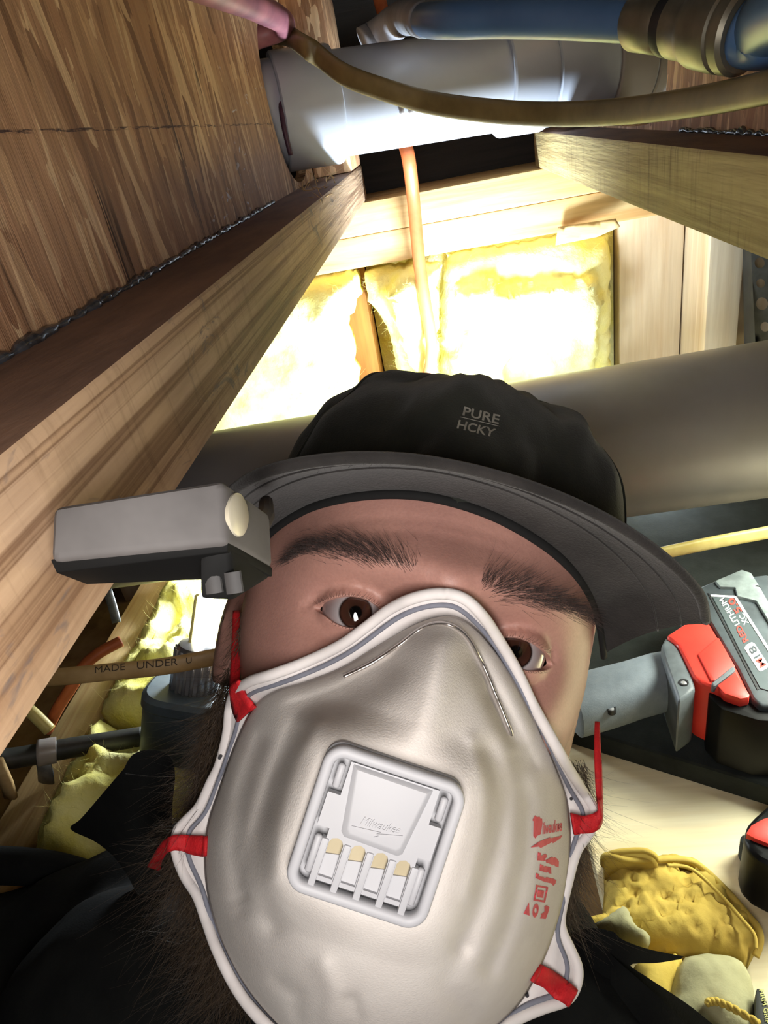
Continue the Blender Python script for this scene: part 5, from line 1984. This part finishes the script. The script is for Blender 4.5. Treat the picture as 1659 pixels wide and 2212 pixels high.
# cover plate: notched sides, bars over the four vents
cover = [(-100, -136), (100, -136), (100, -60), (128, -60), (128, 15), (100, 15), (100, 128), (-100, 128), (-100, 15), (-128, 15), (-128, -60), (-100, -60)]
VX = (-76, -25, 26, 77)
slots = []
for x in VX:
    slots.append([(x - 16, 118), (x - 16, 42), (x - 11, 33), (x, 29), (x + 11, 33), (x + 16, 42), (x + 16, 118)])
v, f = slab(cover, 14, lambda p: vp(p[0], p[1], .0010), lambda p: vp(p[0], p[1], -.0012), slots)
mesh_obj('valve_cover', v, f, m_valve, valve, True, auto=35)
for x in VX:
    solid('vent_membrane', vext([(x - 17, 30), (x + 17, 30), (x + 17, 100), (x - 17, 100)], -.0028, -.0014), m_cream2, valve)
    pl = np.array([vp(x - 16, 76, -.0009), vp(x + 16, 70, -.0009), vp(x + 16, 130, .0002), vp(x - 16, 130, .0002)])
    v = np.vstack([pl - n_v * .0008, pl])
    solid('vent_flap', hexa(v), m_valve, valve)
for x in (-101, -50.5, 0.5, 51.5, 102):
    solid('vent_bar', vext([(x - 8, 36), (x + 8, 36), (x + 8, 146), (x - 8, 146)], -.001, .0016, .0005, 2), m_valve, valve)
for sx, y0, y1 in ((-1, -126, -72), (1, -126, -72), (-1, 34, 118), (1, 34, 118)):
    c = [vp(sx * 116, y, .0006) for y in (y0, y0 + 4, y1 - 4, y1)]
    mesh_obj('side_clip', *tube(c, [.0006, .0011, .0011, .0006], 10), m_valve, valve)
# raised square boss with bevelled sides
b0_ = [(-96, -134), (88, -134), (68, 20), (58, 28), (-66, 24), (-76, 14)]
b1_ = [(-84, -128), (74, -126), (56, 2), (48, 10), (-56, 7), (-64, -2)]
n = len(b0_)
v = np.array([vp(x, y, .0008) for x, y in b0_] + [vp(x, y, .0026) for x, y in b1_])
f = [tuple(range(n)), tuple(range(n, 2 * n))] + [(i, (i + 1) % n, n + (i + 1) % n, n + i) for i in range(n)]
solid('valve_boss', bevel(v, f, .0004, 2), m_valve, valve)
tv, tf = text_tris('Milwaukee', shear=0.35, cuts=0)
tn = len(tv)
P2 = [(-42 + 86 * u, -26 - 18 * w + 6 * (1 - u)) for u, w in tv]
v = np.array([vp(x, y, .0026) for x, y in P2] + [vp(x, y, .00285) for x, y in P2])
bmf = [tuple(q[::-1]) for q in tf] + [tuple(i + tn for i in q) for q in tf]
mesh_obj('embossed_mark', v, bmf, m_valve, valve, smooth=False)
bolt = [(-58, -12), (6, -18), (-4, -12), (52, -26), (-6, -4), (4, -10), (-40, -6)]
v = np.array([vp(x, y, .0025) for x, y in bolt] + [vp(x, y, .0029) for x, y in bolt])
n = len(bolt)
mesh_obj('embossed_mark', v, [tuple(range(n)), tuple(range(n, 2 * n))] + [(i, (i + 1) % n, n + (i + 1) % n, n + i) for i in range(n)], m_valve, valve, smooth=False)

# ---------------- red print along the right side of the shell


def on_shell(px, py, lift=0.0005):
    return W(px, py, dome_depth(px, py) - lift)


def decal(poly, sp=6):
    v, f, _l = fill(poly, sp)
    mesh_obj('print', np.array([on_shell(*p) for p in v]), [tuple(q) for q in f], m_print, t, smooth=True)


def dtext(s, p0, p1, up, shear=0.0, bold=0.02):
    tv, tf = text_tris(s, shear=shear, cuts=1, bold=bold)
    p0, p1, up = map(lambda q: np.array(q, float), (p0, p1, up))
    mesh_obj('print', np.array([on_shell(*(p0 + (p1 - p0) * u + up * w)) for u, w in tv]), tf, m_print, t, smooth=True)


# brand script with a tall first letter, bolt under it
decal([(1152, 1806), (1153, 1774), (1150, 1772), (1156, 1761), (1160, 1765), (1166, 1764), (1168, 1769), (1171, 1768), (1172, 1778), (1168, 1802), (1160, 1806), (1157, 1812)])
dtext('ilwaukee', (1172, 1801), (1214, 1794), (0.5, -25), 0.1, 0.03)
decal([(1146, 1831), (1165, 1818), (1172, 1815), (1188, 1809), (1190, 1811), (1206, 1807), (1215, 1804), (1211, 1811), (1202, 1817), (1194, 1822), (1193, 1819), (1176, 1828), (1168, 1832), (1164, 1829)])
# rows of faded, unreadable print
decal([(1162.0, 1841.0), (1168.8, 1842.4), (1169.5, 1849.2), (1172.2, 1847.4), (1176.9, 1844.4), (1181.0, 1846.4), (1181.0, 1851.9), (1178.3, 1854.6), (1178.6, 1860.0), (1160.7, 1858.6)], 4)
decal([(1178.6, 1858.2), (1187.1, 1853.6), (1193.2, 1850.5), (1195.9, 1853.2), (1198.0, 1851.5), (1202.7, 1853.9), (1207.5, 1860.7), (1206.8, 1873.6), (1198.6, 1870.8), (1197.3, 1867.5), (1194.6, 1869.5), (1187.8, 1866.1), (1179.7, 1863.4)], 4)
decal([(1166.8, 1866.1), (1174.2, 1869.5), (1174.9, 1872.2), (1177.6, 1870.4), (1190.5, 1873.6), (1191.2, 1887.8), (1185.1, 1886.4), (1183.7, 1883.1), (1181.0, 1885.4), (1178.3, 1884.4), (1165.4, 1880.3)], 4)
decal([(1158.0, 1885.8), (1164.1, 1887.8), (1165.4, 1893.2), (1174.2, 1894.6), (1176.9, 1896.6), (1181.0, 1894.6), (1190.5, 1897.3), (1195.9, 1898.0), (1202.0, 1902.0), (1200.0, 1908.8), (1195.3, 1913.6), (1190.5, 1908.1), (1182.4, 1906.5), (1174.2, 1904.1), (1164.7, 1900.0), (1156.6, 1896.6)], 4)
decal([(1158, 1911), (1184, 1916), (1184, 1920), (1158, 1915)], 4)
decal([(1158, 1915), (1162, 1916), (1157, 1942), (1153, 1941)], 4)
decal([(1180, 1919), (1184, 1920), (1178, 1948), (1174, 1947)], 4)
decal([(1153, 1941), (1178, 1946), (1177, 1950), (1152, 1945)], 4)
decal([(1162, 1922), (1176, 1924), (1173, 1940), (1160, 1937)], 4)
decal([(1143, 1949), (1144, 1978), (1131, 1974)], 4)
ov = [(1157 + 6.5 * math.cos(a) + 2 * math.sin(a) * -1, 1967 + 15 * math.sin(a)) for a in np.linspace(0, 2 * math.pi, 20, endpoint=False)]
v, f, _l = fill(ov, 3, [[(1157 + 2.6 * math.cos(a), 1967 + 6 * math.sin(a)) for a in np.linspace(0, 2 * math.pi, 12, endpoint=False)]])
mesh_obj('print', np.array([on_shell(*p) for p in v]), [tuple(q) for q in f], m_print, t)
decal([(1176, 1957), (1182, 1956), (1187, 1960), (1184, 1972), (1179, 1985), (1166, 1984), (1170, 1978), (1168, 1975), (1176, 1970)], 4)


# ---------------- red elastic straps (flat ribbons)
_dp, _op = np.array([q[:2] for q in DOME]), np.array([q[:2] for q in OUTR])
_bd = np.array([list(q) for q in DOME] + [list(q) for q in OUTR])


def surf_depth(x, y):
    p = np.array([(x, y)])
    if inside(p, _dp)[0]:
        return dome_depth(x, y)
    if inside(p, _op)[0] or seg_dist(p, _op)[0] < 14:
        w = 1 / (np.linalg.norm(_bd[:, :2] - p[0], axis=1) + 2) ** 3
        return float((_bd[:, 2] * w).sum() / w.sum()) - (0.0015 if seg_dist(p, _op)[0] < 16 else 0)
    return 9.0


def ribbon(name, pts, thick=0.0011, n=30, m=None):
    """pts: (x0,y0,x1,y1,depth) edge pairs in photo pixels"""
    P = cr(pts, n)
    VV, FF = [], []
    nrm = RW @ np.array((0, 0, -1.))
    for x0, y0, x1, y1, d in P:
        for s in (0, .25, .5, .75, 1):
            x_, y_ = x0 + (x1 - x0) * s, y0 + (y1 - y0) * s
            VV.append(W(x_, y_, min(d, surf_depth(x_, y_) - 0.0030) - 0.0006 * math.sin(math.pi * s)))
    m5 = 5
    FF = [(i * m5 + j, i * m5 + j + 1, (i + 1) * m5 + j + 1, (i + 1) * m5 + j) for i in range(n - 1) for j in range(4)]
    o = mesh_obj(name, VV, FF, m or m_strap, t)
    so = o.modifiers.new('solid', 'SOLIDIFY')
    so.thickness = thick
    so.offset = 0
    return o


# upper left: from under the shell, over the rim, up to the ear
ribbon('strap', [(514, 1560, 552, 1526, .276), (505, 1540, 536, 1508, .2785), (500, 1518, 525, 1490, .279), (497, 1495, 518, 1474, .284), (498, 1470, 518, 1462, .291), (500, 1420, 520, 1418, .300), (502, 1370, 519, 1370, .312), (504, 1320, 518, 1320, .325)])
# lower left: out from the shell and curling down behind
ribbon('strap', [(446, 1806, 444, 1850, .274), (420, 1805, 418, 1846, .2765), (395, 1803, 392, 1838, .2775), (370, 1806, 376, 1836, .279), (348, 1822, 360, 1844, .286), (330, 1850, 350, 1862, .296), (318, 1872, 346, 1880, .304)])
# upper right: tab and strap going up to the ear
ribbon('strap', [(1232, 1756, 1240, 1803, .2772), (1258, 1762, 1262, 1800, .2785), (1280, 1758, 1284, 1796, .281), (1293, 1748, 1299, 1776, .286), (1288, 1720, 1300, 1728, .291), (1285, 1660, 1299, 1662, .298), (1284, 1610, 1296, 1612, .306), (1286, 1560, 1294, 1560, .318)])
# lower right
ribbon('strap', [(1170, 2084, 1148, 2120, .2585), (1192, 2096, 1172, 2132, .2595), (1222, 2118, 1196, 2154, .2605), (1246, 2138, 1226, 2172, .2625), (1240, 2140, 1222, 2172, .270)])
for px, py, dd_ in ((1233, 1724, .2815), (1138, 2148, .2505), (475, 1636, .2808)):
    q = W(px, py, dd_)
    solid('staple', lathe(q, q + RW @ np.array((0, 0, -.01)), [(-.002, .0007), (.0008, .0007)], 10), m_dot, t)
